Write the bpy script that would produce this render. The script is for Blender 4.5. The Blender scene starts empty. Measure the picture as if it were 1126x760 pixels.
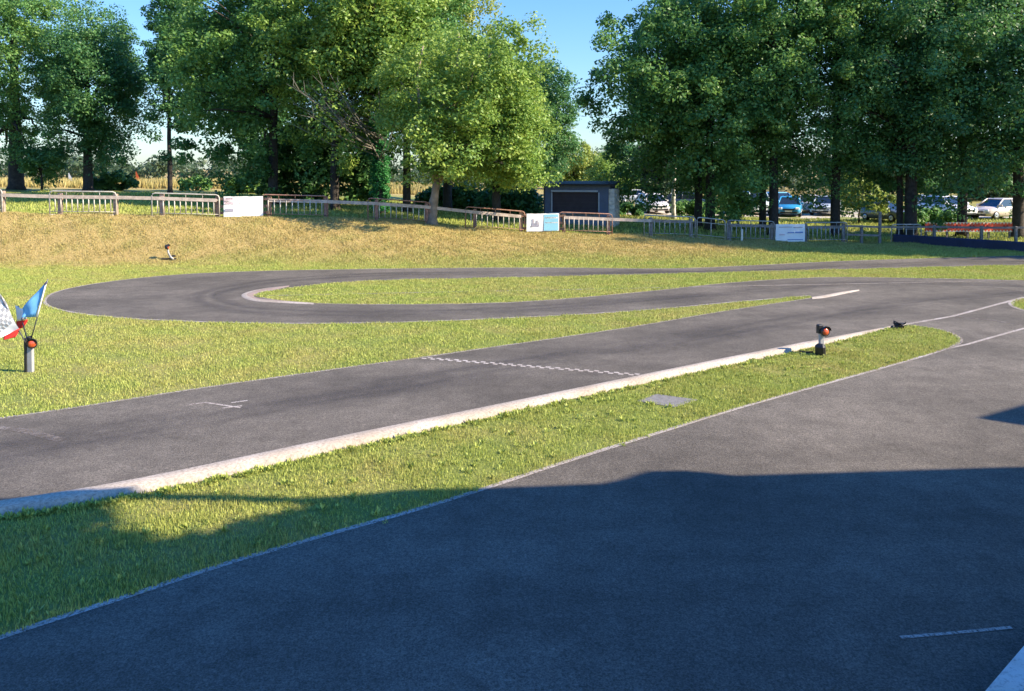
import bpy, bmesh, math, random
import numpy as np
from mathutils import Vector, Matrix
from mathutils.geometry import tessellate_polygon

SC = bpy.context.scene
COL = SC.collection
rad = math.radians

# ------------------------------------------------------------------ camera
F, CX, YH, H = 846.0, 563.0, 193.0, 3.5
PITCH = math.radians(1.5)
CY = YH + F * math.tan(PITCH)           # principal point: the photograph keeps the lower part of the frame
cam_d = bpy.data.cameras.new('camera')
cam = bpy.data.objects.new('camera', cam_d)
COL.objects.link(cam)
cam.location = (0, 0, H)
cam.rotation_euler = (math.pi / 2 - PITCH, 0, 0)
cam_d.sensor_fit = 'HORIZONTAL'
cam_d.sensor_width = 36.0
cam_d.lens = F / 1126.0 * 36.0
cam_d.shift_y = -(380.0 - CY) / 1126.0
cam_d.clip_start = 0.1
cam_d.clip_end = 4000
SC.camera = cam

# ------------------------------------------------------------------ light
SUN_EL, SUN_A = rad(34), rad(12)          # from the right, a little behind the camera
S = Vector((math.cos(SUN_EL) * math.cos(SUN_A), -math.cos(SUN_EL) * math.sin(SUN_A), math.sin(SUN_EL)))
sun_d = bpy.data.lights.new('sun', 'SUN')
sun_d.energy = 4.9
sun_d.angle = rad(0.5)
sun_d.color = (1.0, 0.845, 0.62)
sun = bpy.data.objects.new('sun', sun_d)
COL.objects.link(sun)
sun.rotation_euler = S.to_track_quat('Z', 'Y').to_euler()
sun.location = (30, -5, 30)
W = bpy.data.worlds.new('World')
SC.world = W
W.use_nodes = True
nt = W.node_tree
nt.nodes.clear()
sky = nt.nodes.new('ShaderNodeTexSky')
sky.sky_type = 'NISHITA'
sky.sun_disc = False
sky.sun_elevation = SUN_EL
sky.sun_rotation = math.atan2(S.x, S.y)
sky.air_density = 1.0
sky.dust_density = 0.8
sky.ozone_density = 3.0
bg = nt.nodes.new('ShaderNodeBackground')
bg.inputs['Strength'].default_value = 0.10
wo = nt.nodes.new('ShaderNodeOutputWorld')
tint = nt.nodes.new('ShaderNodeMix')
tint.data_type = 'RGBA'; tint.blend_type = 'MULTIPLY'; tint.inputs[0].default_value = 1
# clear morning sky: deep blue overhead, pale towards the horizon (by the direction's own elevation)
tcw = nt.nodes.new('ShaderNodeTexCoord'); sepw = nt.nodes.new('ShaderNodeSeparateXYZ')
nt.links.new(tcw.outputs['Generated'], sepw.inputs[0])
rw = nt.nodes.new('ShaderNodeValToRGB'); ew = rw.color_ramp.elements
ew[0].position = 0.0; ew[0].color = (.84, .90, .93, 1)
ew[1].position = .65; ew[1].color = (.20, .82, 1.62, 1)
em = ew.new(.22); em.color = (.60, .86, 1.08, 1)
nt.links.new(sepw.outputs[2], rw.inputs[0]); nt.links.new(rw.outputs[0], tint.inputs[7])
nt.links.new(sky.outputs[0], tint.inputs[6])
nt.links.new(tint.outputs[2], bg.inputs[0])
nt.links.new(bg.outputs[0], wo.inputs[0])
SC.view_settings.view_transform = 'Standard'
SC.view_settings.look = 'None'
SC.view_settings.exposure = 1.35
SC.view_settings.gamma = 1.0
SC.cycles.max_bounces = 6
SC.cycles.transparent_max_bounces = 8
SC.cycles.use_denoising = True

# ------------------------------------------------------------------ helpers
def g(px, py, z=0.0):
    """ground point seen at a pixel of the photograph (height z)"""
    u = (px - CX) / F
    v = (CY - py) / F
    d = (u, math.cos(PITCH) + v * math.sin(PITCH), -math.sin(PITCH) + v * math.cos(PITCH))
    t = (z - H) / d[2]
    return Vector((d[0] * t, d[1] * t, z))

def at(px, py, Y):
    u = (px - CX) / F
    v = (CY - py) / F
    d = (u, math.cos(PITCH) + v * math.sin(PITCH), -math.sin(PITCH) + v * math.cos(PITCH))
    t = Y / d[1]
    return Vector((d[0] * t, Y, H + d[2] * t))

def sstep(t):
    t = np.clip(t, 0, 1)
    return t * t * (3 - 2 * t)

def tag(o, label=None, cat=None, group=None, kind=None):
    if label: o['label'] = label
    if cat: o['category'] = cat
    if group: o['group'] = group
    if kind: o['kind'] = kind
    return o

def empty(name, loc, rz=0.0, label=None, cat=None, group=None):
    o = bpy.data.objects.new(name, None)
    COL.objects.link(o)
    o.location = loc
    o.rotation_euler = (0, 0, rz)
    o.empty_display_size = 0.3
    return tag(o, label, cat, group)

class MB:
    def __init__(s): s.v = []; s.f = []; s.sm = []
    def face_grid(s, rings, close=True, smooth=False, caps=True):
        b = len(s.v); n = len(rings[0])
        for r in rings: s.v += [tuple(p) for p in r]
        m = n if close else n - 1
        for i in range(len(rings) - 1):
            for j in range(m):
                k = (j + 1) % n
                s.f.append((b + i * n + j, b + i * n + k, b + (i + 1) * n + k, b + (i + 1) * n + j)); s.sm.append(smooth)
        if caps and close:
            s.f.append(tuple(b + j for j in reversed(range(n)))); s.sm.append(False)
            e = b + (len(rings) - 1) * n
            s.f.append(tuple(e + j for j in range(n))); s.sm.append(False)
        return s
    def box(s, c, d, rz=0.0, rx=0.0, bev=0.0):
        c = Vector(c); M = Matrix.Rotation(rz, 3, 'Z') @ Matrix.Rotation(rx, 3, 'X')
        x, y, z = d[0] / 2, d[1] / 2, d[2] / 2
        if bev > 0:
            k = min(bev, x * .9, y * .9, z * .9)
            def ring(zz, q): return [c + M @ Vector(p) for p in
                [(-x + q, -y, zz), (x - q, -y, zz), (x, -y + q, zz), (x, y - q, zz), (x - q, y, zz), (-x + q, y, zz), (-x, y - q, zz), (-x, -y + q, zz)]]
            def ring2(zz): return [c + M @ Vector(p) for p in
                [(-x + k, -y + k, zz), (x - k, -y + k, zz), (x - k, -y + k, zz), (x - k, y - k, zz), (x - k, y - k, zz), (-x + k, y - k, zz), (-x + k, y - k, zz), (-x + k, -y + k, zz)]]
            s.face_grid([ring(-z, k * .7), ring(z - k, k * .7), ring2(z)], caps=True)
        else:
            r = lambda zz: [c + M @ Vector(p) for p in [(-x, -y, zz), (x, -y, zz), (x, y, zz), (-x, y, zz)]]
            s.face_grid([r(-z), r(z)])
        return s
    def tube(s, pts, rads, n=8, smooth=True):
        pts = [Vector(p) for p in pts]
        if not hasattr(rads, '__len__'): rads = [rads] * len(pts)
        rings = []
        for i, p in enumerate(pts):
            t = (pts[min(i + 1, len(pts) - 1)] - pts[max(i - 1, 0)])
            if t.length < 1e-9: t = Vector((0, 0, 1))
            t.normalize()
            a = Vector((0, 0, 1)) if abs(t.z) < .9 else Vector((1, 0, 0))
            u = t.cross(a).normalized(); w = t.cross(u)
            rings.append([p + (u * math.cos(2 * math.pi * k / n) + w * math.sin(2 * math.pi * k / n)) * rads[i] for k in range(n)])
        return s.face_grid(rings, smooth=smooth)
    def lathe(s, c, axis, prof, n=20):
        c = Vector(c); ax = Vector(axis).normalized()
        a = Vector((0, 0, 1)) if abs(ax.z) < .9 else Vector((1, 0, 0))
        u = ax.cross(a).normalized(); w = ax.cross(u)
        rings = [[c + ax * h + (u * math.cos(2 * math.pi * k / n) + w * math.sin(2 * math.pi * k / n)) * max(r, 1e-4) for k in range(n)] for r, h in prof]
        return s.face_grid(rings, smooth=True)
    def poly(s, pts):
        b = len(s.v); s.v += [tuple(p) for p in pts]; s.f.append(tuple(range(b, b + len(pts)))); s.sm.append(False); return s
    def build(s, name, mat, parent=None, loc=None):
        me = bpy.data.meshes.new(name)
        me.from_pydata(s.v, [], s.f)
        me.polygons.foreach_set('use_smooth', s.sm)
        bm = bmesh.new(); bm.from_mesh(me); bmesh.ops.recalc_face_normals(bm, faces=bm.faces); bm.to_mesh(me); bm.free()
        me.materials.append(mat)
        o = bpy.data.objects.new(name, me)
        COL.objects.link(o)
        if parent: o.parent = parent
        if loc is not None: o.location = loc
        return o

def fast_mesh(name, V, idx, per, mat, parent=None, dry=None):
    me = bpy.data.meshes.new(name)
    nf = len(idx) // per
    me.vertices.add(len(V)); me.vertices.foreach_set('co', np.asarray(V, np.float32).ravel())
    me.loops.add(len(idx)); me.loops.foreach_set('vertex_index', np.asarray(idx, np.int32))
    me.polygons.add(nf)
    me.polygons.foreach_set('loop_start', np.arange(0, nf * per, per, dtype=np.int32))
    me.polygons.foreach_set('loop_total', np.full(nf, per, np.int32))
    if dry is not None:
        at_ = me.attributes.new('dry', 'FLOAT', 'POINT'); at_.data.foreach_set('value', np.asarray(dry, np.float32))
    me.update(calc_edges=True)
    me.materials.append(mat)
    o = bpy.data.objects.new(name, me)
    COL.objects.link(o)
    if parent: o.parent = parent
    return o

# ------------------------------------------------------------------ materials
def newmat(name):
    m = bpy.data.materials.new(name); m.use_nodes = True
    t = m.node_tree; b = t.nodes['Principled BSDF']
    return m, t, b

def N(t, typ, **kw):
    n = t.nodes.new(typ)
    for k, v in kw.items(): setattr(n, k, v)
    return n

def mat(name, col, rough=.7, var=.15, scale=6.0, bump=0.0, bscale=None, metal=0.0, spec=.3, coat=0.0):
    m, t, b = newmat(name)
    tc = N(t, 'ShaderNodeTexCoord'); no = N(t, 'ShaderNodeTexNoise')
    no.inputs['Scale'].default_value = scale; no.inputs['Detail'].default_value = 6
    t.links.new(tc.outputs['Object'], no.inputs['Vector'])
    r = N(t, 'ShaderNodeValToRGB')
    r.color_ramp.elements[0].position = .3; r.color_ramp.elements[1].position = .7
    r.color_ramp.elements[0].color = (*[c * (1 - var) for c in col], 1)
    r.color_ramp.elements[1].color = (*[min(1, c * (1 + var)) for c in col], 1)
    t.links.new(no.outputs['Fac'], r.inputs[0]); t.links.new(r.outputs[0], b.inputs['Base Color'])
    b.inputs['Roughness'].default_value = rough; b.inputs['Metallic'].default_value = metal
    b.inputs['Specular IOR Level'].default_value = spec
    b.inputs['Coat Weight'].default_value = coat
    if bump:
        n2 = N(t, 'ShaderNodeTexNoise'); n2.inputs['Scale'].default_value = bscale or scale * 3; n2.inputs['Detail'].default_value = 5
        t.links.new(tc.outputs['Object'], n2.inputs['Vector'])
        bp = N(t, 'ShaderNodeBump'); bp.inputs['Strength'].default_value = bump; bp.inputs['Distance'].default_value = .02
        t.links.new(n2.outputs['Fac'], bp.inputs['Height']); t.links.new(bp.outputs[0], b.inputs['Normal'])
    return m

def mat_asphalt():
    m, t, b = newmat('asphalt')
    tc = N(t, 'ShaderNodeTexCoord')
    def noise(s, d=4, rough=.6, vec=None):
        n = N(t, 'ShaderNodeTexNoise'); n.inputs['Scale'].default_value = s; n.inputs['Detail'].default_value = d
        n.inputs['Roughness'].default_value = rough
        t.links.new(vec or tc.outputs['Object'], n.inputs['Vector']); return n
    big = noise(.35, 5); mid = noise(3.0, 5); fine = noise(60, 3, .8); grit = noise(220, 2, .8)
    r1 = N(t, 'ShaderNodeValToRGB'); e = r1.color_ramp.elements
    e[0].position = .35; e[0].color = (.086, .076, .066, 1); e[1].position = .68; e[1].color = (.135, .119, .102, 1)
    t.links.new(big.outputs['Fac'], r1.inputs[0])
    def mul(a, n, lo, hi, p0=.35, p1=.65):
        rr = N(t, 'ShaderNodeMapRange'); rr.inputs[1].default_value = p0; rr.inputs[2].default_value = p1
        rr.inputs[3].default_value = lo; rr.inputs[4].default_value = hi
        t.links.new(n.outputs['Fac'], rr.inputs[0])
        mx = N(t, 'ShaderNodeMix', data_type='RGBA', blend_type='MULTIPLY'); mx.inputs[0].default_value = 1
        t.links.new(a, mx.inputs[6]); t.links.new(rr.outputs[0], mx.inputs[7]); return mx.outputs[2]
    g2 = noise(22, 3, .8)
    c = mul(r1.outputs[0], mid, .86, 1.12); c = mul(c, g2, .78, 1.22); c = mul(c, fine, .52, 1.5); c = mul(c, grit, .65, 1.35)
    # broad worn patches, stretched along the direction of travel
    mp = N(t, 'ShaderNodeMapping'); mp.inputs['Scale'].default_value = (.16, .5, 1); mp.inputs['Rotation'].default_value = (0, 0, -.5)
    t.links.new(tc.outputs['Object'], mp.inputs['Vector'])
    pa = noise(1.0, 7, .65, mp.outputs[0]); c = mul(c, pa, .80, 1.15, .38, .62)
    st = noise(1.7, 6, .7); c = mul(c, st, .72, 1.0, .30, .40)
    # pale specks
    vo = N(t, 'ShaderNodeTexVoronoi'); vo.inputs['Scale'].default_value = 45
    t.links.new(tc.outputs['Object'], vo.inputs['Vector'])
    sp = N(t, 'ShaderNodeMapRange'); sp.inputs[1].default_value = .12; sp.inputs[2].default_value = .05; sp.inputs[3].default_value = 0; sp.inputs[4].default_value = .3
    t.links.new(vo.outputs['Distance'], sp.inputs[0])
    mx = N(t, 'ShaderNodeMix', data_type='RGBA'); t.links.new(sp.outputs[0], mx.inputs[0])
    t.links.new(c, mx.inputs[6]); mx.inputs[7].default_value = (.25, .23, .22, 1)
    t.links.new(mx.outputs[2], b.inputs['Base Color'])
    b.inputs['Roughness'].default_value = .85; b.inputs['Specular IOR Level'].default_value = .25
    bp = N(t, 'ShaderNodeBump'); bp.inputs['Strength'].default_value = .7; bp.inputs['Distance'].default_value = .012
    t.links.new(fine.outputs['Fac'], bp.inputs['Height']); t.links.new(bp.outputs[0], b.inputs['Normal'])
    return m

def mat_grass(name, green0, green1, dry0, dry1, transl=.25, ground=False):
    m, t, b = newmat(name)
    a = N(t, 'ShaderNodeAttribute', attribute_name='dry')
    tc = N(t, 'ShaderNodeTexCoord')
    pn = N(t, 'ShaderNodeTexNoise'); pn.inputs['Scale'].default_value = .9; pn.inputs['Detail'].default_value = 5
    t.links.new(tc.outputs['Object'], pn.inputs['Vector'])
    if ground:
        src = N(t, 'ShaderNodeTexNoise'); src.inputs['Scale'].default_value = 14; src.inputs['Detail'].default_value = 6; src.inputs['Roughness'].default_value = .7
        t.links.new(tc.outputs['Object'], src.inputs['Vector']); rnd = src.outputs['Fac']
    else:
        gm = N(t, 'ShaderNodeNewGeometry'); rnd = gm.outputs['Random Per Island']
    def ramp(c0, c1):
        r = N(t, 'ShaderNodeValToRGB'); r.color_ramp.elements[0].color = (*c0, 1); r.color_ramp.elements[1].color = (*c1, 1)
        if ground: r.color_ramp.elements[0].position = .3; r.color_ramp.elements[1].position = .7
        t.links.new(rnd, r.inputs[0]); return r
    rg, rd = ramp(green0, green1), ramp(dry0, dry1)
    ad = N(t, 'ShaderNodeMath', operation='MULTIPLY_ADD'); ad.inputs[1].default_value = 1.3; ad.inputs[2].default_value = -.65
    t.links.new(pn.outputs['Fac'], ad.inputs[0])
    sm = N(t, 'ShaderNodeMath', operation='ADD', use_clamp=True)
    t.links.new(a.outputs['Fac'], sm.inputs[0]); t.links.new(ad.outputs[0], sm.inputs[1])
    mx = N(t, 'ShaderNodeMix', data_type='RGBA')
    t.links.new(sm.outputs[0], mx.inputs[0]); t.links.new(rg.outputs[0], mx.inputs[6]); t.links.new(rd.outputs[0], mx.inputs[7])
    t.links.new(mx.outputs[2], b.inputs['Base Color'])
    b.inputs['Roughness'].default_value = .7; b.inputs['Specular IOR Level'].default_value = .2
    if ground:
        bp = N(t, 'ShaderNodeBump'); bp.inputs['Strength'].default_value = .9; bp.inputs['Distance'].default_value = .05
        t.links.new(rnd, bp.inputs['Height']); t.links.new(bp.outputs[0], b.inputs['Normal'])
    else:
        tr = N(t, 'ShaderNodeBsdfTranslucent'); t.links.new(mx.outputs[2], tr.inputs[0])
        ms = N(t, 'ShaderNodeMixShader'); ms.inputs[0].default_value = transl
        t.links.new(b.outputs[0], ms.inputs[1]); t.links.new(tr.outputs[0], ms.inputs[2])
        t.links.new(ms.outputs[0], t.nodes['Material Output'].inputs[0])
    return m

def mat_leaf(name, c0, c1, c2, transl=.42):
    m, t, b = newmat(name)
    gm = N(t, 'ShaderNodeNewGeometry'); tc = N(t, 'ShaderNodeTexCoord')
    no = N(t, 'ShaderNodeTexNoise'); no.inputs['Scale'].default_value = .45; no.inputs['Detail'].default_value = 3
    t.links.new(tc.outputs['Object'], no.inputs['Vector'])
    av = N(t, 'ShaderNodeMath', operation='MULTIPLY_ADD'); av.inputs[1].default_value = .55
    t.links.new(gm.outputs['Random Per Island'], av.inputs[0])
    m2 = N(t, 'ShaderNodeMath', operation='MULTIPLY_ADD'); m2.inputs[1].default_value = 1.3; m2.inputs[2].default_value = -.42
    t.links.new(no.outputs['Fac'], m2.inputs[0]); t.links.new(m2.outputs[0], av.inputs[2])
    r = N(t, 'ShaderNodeValToRGB'); e = r.color_ramp.elements
    e[0].color = (*c0, 1); e[1].color = (*c2, 1); mid = e.new(.5); mid.color = (*c1, 1)
    t.links.new(av.outputs[0], r.inputs[0]); t.links.new(r.outputs[0], b.inputs['Base Color'])
    b.inputs['Roughness'].default_value = .48; b.inputs['Specular IOR Level'].default_value = .4
    tr = N(t, 'ShaderNodeBsdfTranslucent'); t.links.new(r.outputs[0], tr.inputs[0])
    ms = N(t, 'ShaderNodeMixShader'); ms.inputs[0].default_value = transl
    t.links.new(b.outputs[0], ms.inputs[1]); t.links.new(tr.outputs[0], ms.inputs[2])
    t.links.new(ms.outputs[0], t.nodes['Material Output'].inputs[0])
    return m

def mat_worn(name, col, under, amount=.5, scale=9.0, alpha=False, rough=.75):
    """worn paint: paint over the concrete / asphalt that shows through"""
    m, t, b = newmat(name)
    tc = N(t, 'ShaderNodeTexCoord')
    n1 = N(t, 'ShaderNodeTexNoise'); n1.inputs['Scale'].default_value = scale; n1.inputs['Detail'].default_value = 8; n1.inputs['Roughness'].default_value = .75
    t.links.new(tc.outputs['Object'], n1.inputs['Vector'])
    mr = N(t, 'ShaderNodeMapRange'); mr.inputs[1].default_value = amount - .12; mr.inputs[2].default_value = amount + .12
    t.links.new(n1.outputs['Fac'], mr.inputs[0])
    n2 = N(t, 'ShaderNodeTexNoise'); n2.inputs['Scale'].default_value = 1.3; n2.inputs['Detail'].default_value = 6
    t.links.new(tc.outputs['Object'], n2.inputs['Vector'])
    r = N(t, 'ShaderNodeValToRGB'); r.color_ramp.elements[0].position = .3; r.color_ramp.elements[1].position = .7
    r.color_ramp.elements[0].color = (*[c * k for c, k in zip(col, (.70, .66, .60))], 1); r.color_ramp.elements[1].color = (*col, 1)
    t.links.new(n2.outputs['Fac'], r.inputs[0])
    mx = N(t, 'ShaderNodeMix', data_type='RGBA'); t.links.new(mr.outputs[0], mx.inputs[0])
    mx.inputs[6].default_value = (*under, 1); t.links.new(r.outputs[0], mx.inputs[7])
    t.links.new(mx.outputs[2], b.inputs['Base Color']); b.inputs['Roughness'].default_value = rough
    b.inputs['Specular IOR Level'].default_value = .2
    if alpha:
        t.links.new(mr.outputs[0], b.inputs['Alpha'])
    bp = N(t, 'ShaderNodeBump'); bp.inputs['Strength'].default_value = .4; bp.inputs['Distance'].default_value = .01
    t.links.new(n1.outputs['Fac'], bp.inputs['Height']); t.links.new(bp.outputs[0], b.inputs['Normal'])
    return m

def mat_rubber():
    m, t, b = newmat('rubber_laid_on_asphalt')
    uv = N(t, 'ShaderNodeUVMap', uv_map='UVMap'); sep = N(t, 'ShaderNodeSeparateXYZ'); t.links.new(uv.outputs[0], sep.inputs[0])
    mp = N(t, 'ShaderNodeMapping'); mp.inputs['Scale'].default_value = (.25, 5, 1); t.links.new(uv.outputs[0], mp.inputs[0])
    no = N(t, 'ShaderNodeTexNoise'); no.inputs['Scale'].default_value = 1.0; no.inputs['Detail'].default_value = 6; t.links.new(mp.outputs[0], no.inputs['Vector'])
    pp = N(t, 'ShaderNodeMath', operation='PINGPONG'); pp.inputs[1].default_value = .5; t.links.new(sep.outputs[1], pp.inputs[0])
    s1 = N(t, 'ShaderNodeMapRange', interpolation_type='SMOOTHSTEP'); s1.inputs[1].default_value = 0; s1.inputs[2].default_value = .4; t.links.new(pp.outputs[0], s1.inputs[0])
    s2 = N(t, 'ShaderNodeMapRange'); s2.inputs[1].default_value = .3; s2.inputs[2].default_value = .75; s2.inputs[4].default_value = .40; t.links.new(no.outputs['Fac'], s2.inputs[0])
    ml = N(t, 'ShaderNodeMath', operation='MULTIPLY'); t.links.new(s1.outputs[0], ml.inputs[0]); t.links.new(s2.outputs[0], ml.inputs[1])
    t.links.new(ml.outputs[0], b.inputs['Alpha'])
    b.inputs['Base Color'].default_value = (.040, .037, .042, 1); b.inputs['Roughness'].default_value = .7
    return m

M = {}
M['asphalt'] = mat_asphalt()
M['ground'] = mat_grass('turf_ground', (.12, .15, .028), (.24, .27, .065), (.28, .20, .07), (.46, .34, .135), ground=True)
M['blade'] = mat_grass('grass_blades', (.175, .225, .040), (.53, .585, .155), (.31, .25, .085), (.56, .46, .20), transl=.3)
M['white_kerb'] = mat_worn('worn_white_concrete', (.50, .44, .385), (.19, .155, .125), .44, 26)
M['white_line'] = mat_worn('worn_white_line', (.40, .36, .33), (.16, .14, .13), .47, 38, alpha=True)
M['white_line_strong'] = mat_worn('white_line', (.44, .40, .38), (.16, .14, .13), .41, 38, alpha=True)
M['faint_line'] = mat_worn('faint_line', (.20, .18, .17), (.16, .14, .13), .50, 5, alpha=True)
M['start_white'] = mat_worn('start_line_paint', (.46, .42, .40), (.16, .14, .13), .36, 30, alpha=True)
M['corner_kerb'] = mat_worn('white_painted_kerb', (.85, .84, .83), (.10, .10, .10), .37, 22)
M['pink_kerb'] = mat_worn('faded_red_concrete', (.30, .21, .19), (.25, .22, .20), .5, 6)
M['concrete'] = mat('concrete_slab', (.175, .168, .165), .85, .18, 14, .5, 60)
M['rubber'] = mat_rubber()
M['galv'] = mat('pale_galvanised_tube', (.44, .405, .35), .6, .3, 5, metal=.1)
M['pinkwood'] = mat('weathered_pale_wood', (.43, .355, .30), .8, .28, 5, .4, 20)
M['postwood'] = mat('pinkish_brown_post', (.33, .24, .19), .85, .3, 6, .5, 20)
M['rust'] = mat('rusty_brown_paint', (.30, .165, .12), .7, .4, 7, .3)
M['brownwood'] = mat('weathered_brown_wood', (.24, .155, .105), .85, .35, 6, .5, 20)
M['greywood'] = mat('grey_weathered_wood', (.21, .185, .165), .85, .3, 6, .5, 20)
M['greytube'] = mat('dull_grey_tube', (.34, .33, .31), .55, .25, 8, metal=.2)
M['banner_white'] = mat('white_vinyl', (.80, .79, .78), .5, .03, 2)
M['banner_pink'] = mat('faded_pink_print', (.62, .50, .53), .5, .25, 9)
M['banner_blue'] = mat('light_blue_print', (.22, .47, .60), .5, .06, 2)
M['print_grey'] = mat('grey_print', (.30, .29, .35), .5, .2, 30)
M['print_blue'] = mat('blue_print', (.15, .25, .50), .5, .2, 30)
M['kiosk'] = mat('dark_slate_blue_boards', (.095, .115, .165), .7, .12, 4, .2)
M['kiosk_low'] = mat('grey_blue_render', (.16, .185, .225), .8, .12, 5, .2)
M['shutter'] = mat('dark_brown_shutter', (.035, .026, .035), .6, .2, 3)
M['trim'] = mat('pale_grey_trim', (.34, .36, .40), .5, .08, 5)
M['stone'] = mat('pale_rough_stone', (.56, .51, .44), .9, .35, 5, .8, 9)
M['roof'] = mat('dark_roof_sheet', (.020, .021, .027), .6, .2, 4)
M['navy'] = mat('dark_navy_sheeting', (.022, .026, .058), .6, .2, 2, .15)
M['red_board'] = mat('red_board_paint', (.78, .10, .045), .5, .2, 4)
M['darkred'] = mat('dark_red_paint', (.25, .012, .015), .5, .2, 4)
M['white_paint'] = mat('white_board_paint', (.72, .64, .52), .5, .1, 5)
M['pvc'] = mat('grey_post_plastic', (.32, .315, .32), .5, .08, 10)
M['black'] = mat('black_plastic', (.018, .017, .019), .45, .2, 10, spec=.5)
M['lens'] = mat('orange_red_lens', (.50, .075, .022), .2, .25, 14, spec=.6, coat=.6)
M['pole'] = mat('dark_flag_pole', (.10, .10, .11), .4, .1, 10)
M['flag_blue'] = mat('blue_flag_cloth', (.15, .41, .72), .8, .08, 8)
M['flag_navy'] = mat('navy_flag_cloth', (.03, .03, .08), .8, .1, 8)
M['flag_white'] = mat('white_flag_cloth', (.75, .74, .74), .8, .04, 8)
M['flag_red'] = mat('red_flag_cloth', (.62, .035, .03), .8, .1, 8)
M['flag_grey'] = mat('grey_check_cloth', (.31, .31, .32), .8, .1, 8)
M['bark'] = mat('dark_bark', (.050, .042, .036), .95, .4, 5, 1.0, 12)
M['bark_light'] = mat('light_grey_bark', (.24, .195, .155), .95, .35, 4, 1.0, 10)
M['bark_pale'] = mat('pale_birch_bark', (.52, .50, .46), .9, .5, 3, .4, 10)
M['deadwood'] = mat('bare_grey_twigs', (.17, .16, .135), .9, .25, 5)
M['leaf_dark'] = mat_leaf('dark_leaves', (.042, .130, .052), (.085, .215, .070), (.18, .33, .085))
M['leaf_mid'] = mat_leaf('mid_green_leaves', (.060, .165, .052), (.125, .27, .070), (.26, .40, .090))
M['leaf_bright'] = mat_leaf('bright_leaves', (.11, .21, .048), (.225, .36, .066), (.43, .52, .11))
M['leaf_yellow'] = mat_leaf('yellow_green_leaves', (.15, .23, .04), (.27, .35, .07), (.46, .48, .13))
M['leaf_grey'] = mat_leaf('greyish_far_leaves', (.05, .085, .045), (.075, .125, .065), (.12, .17, .08))
M['ivy'] = mat_leaf('ivy_leaves', (.03, .15, .05), (.05, .24, .07), (.09, .34, .09))
M['tyre'] = mat('tyre_rubber', (.022, .022, .024), .8, .1, 10)
M['rim'] = mat('alloy_rim', (.45, .46, .48), .35, .05, 10, metal=.7)
M['glass'] = mat('dark_car_glass', (.020, .028, .036), .08, .1, 3, spec=.7)
M['headlamp'] = mat('clear_headlamp', (.75, .76, .78), .12, .05, 10, spec=.8, coat=.5)
M['plate'] = mat('white_number_plate', (.72, .72, .68), .4, .03, 10)
M['gravel'] = mat('pale_gravel', (.40, .35, .28), .95, .2, 3, .5, 30)
M['orange'] = mat('orange_plastic', (.60, .12, .04), .5, .1, 8)
def paint(name, c): return mat(name, c, .3, .04, 2, spec=.5, coat=.6)

# ------------------------------------------------------------------ terrain
PXK = [-500, 0, 92, 230, 320, 430, 540, 640, 740, 890, 985, 1126, 1700]
FD = [33.5, 33.5, 34.0, 35.0, 36.0, 36.5, 37.5, 38.5, 39.2, 40.0, 39.8, 38.5, 38.5]       # depth of the fence line
FYB = [235.5, 235.5, 236.8, 238.0, 239.3, 243.0, 253.0, 257.5, 261.0, 266.5, 268.0, 270.0, 270.0]
FZ = [float(at(p, y, d).z) for p, y, d in zip(PXK, FYB, FD)]
for i in range(9, 13): FZ[i] = 0.0
FOOT_P = [-500, 0, 700, 850, 1000, 1126, 1700]
FOOT_D = [29.2, 29.6, 30.2, 32.5, 35.0, 36.5, 37.0]
LEV_P = [-500, 0, 320, 480, 640, 900, 1700]
LEV1 = [.55, .55, .55, .35, .1, .45, .45]    # extra height 30 m beyond the fence
LEV2 = [1.3, 1.3, 1.3, 1.6, 1.6, 1.8, 1.8]    # further rise far out

def zfun(X, Y):
    X = np.asarray(X, float); Y = np.asarray(Y, float)
    px = np.clip(CX + F * X / np.maximum(Y, 6.0), -500, 1700)
    zf = np.interp(px, PXK, FZ); yf = np.interp(px, PXK, FD) - .25; y0 = np.interp(px, FOOT_P, FOOT_D)
    t = sstep((Y - y0) / (yf - y0))
    z = zf * t
    z = z + np.interp(px, LEV_P, LEV1) * sstep((Y - yf - .8) / 26) + np.interp(px, LEV_P, LEV2) * sstep((Y - 75) / 160)
    z = z + 6.0 * sstep((Y - 260) / 500)
    bump = .03 * (np.sin(X * 1.7 + Y * .6) + np.sin(Y * 2.3 - X * .9)) * t
    return z + bump

def dryfun(X, Y):
    X = np.asarray(X, float); Y = np.asarray(Y, float)
    px = np.clip(CX + F * X / np.maximum(Y, 6.0), -500, 1700)
    yf = np.interp(px, PXK, FD); y0 = np.interp(px, FOOT_P, FOOT_D)
    b = sstep((Y - y0 + 1.6) / (yf - y0))  * (1 - sstep((Y - yf + .1) / .9)) * 1.25
    b = b * np.interp(px, [0, 760, 900, 1126], [1, .95, .4, .2])
    far = sstep((Y - 62) / 14) * np.interp(px, [0, 540, 640, 840, 870, 910, 940], [.95, .95, .35, .3, .9, .9, .3])
    base = .12 + .08 * np.sin(X * .5 + Y * .31)
    # lawn between the loops is a little straw-coloured
    lawn = .07 * ((Y > 12) & (Y < 30))
    return np.clip(base + lawn + b + far, 0, 1)

def zg(x, y): return float(zfun(x, y))

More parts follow.
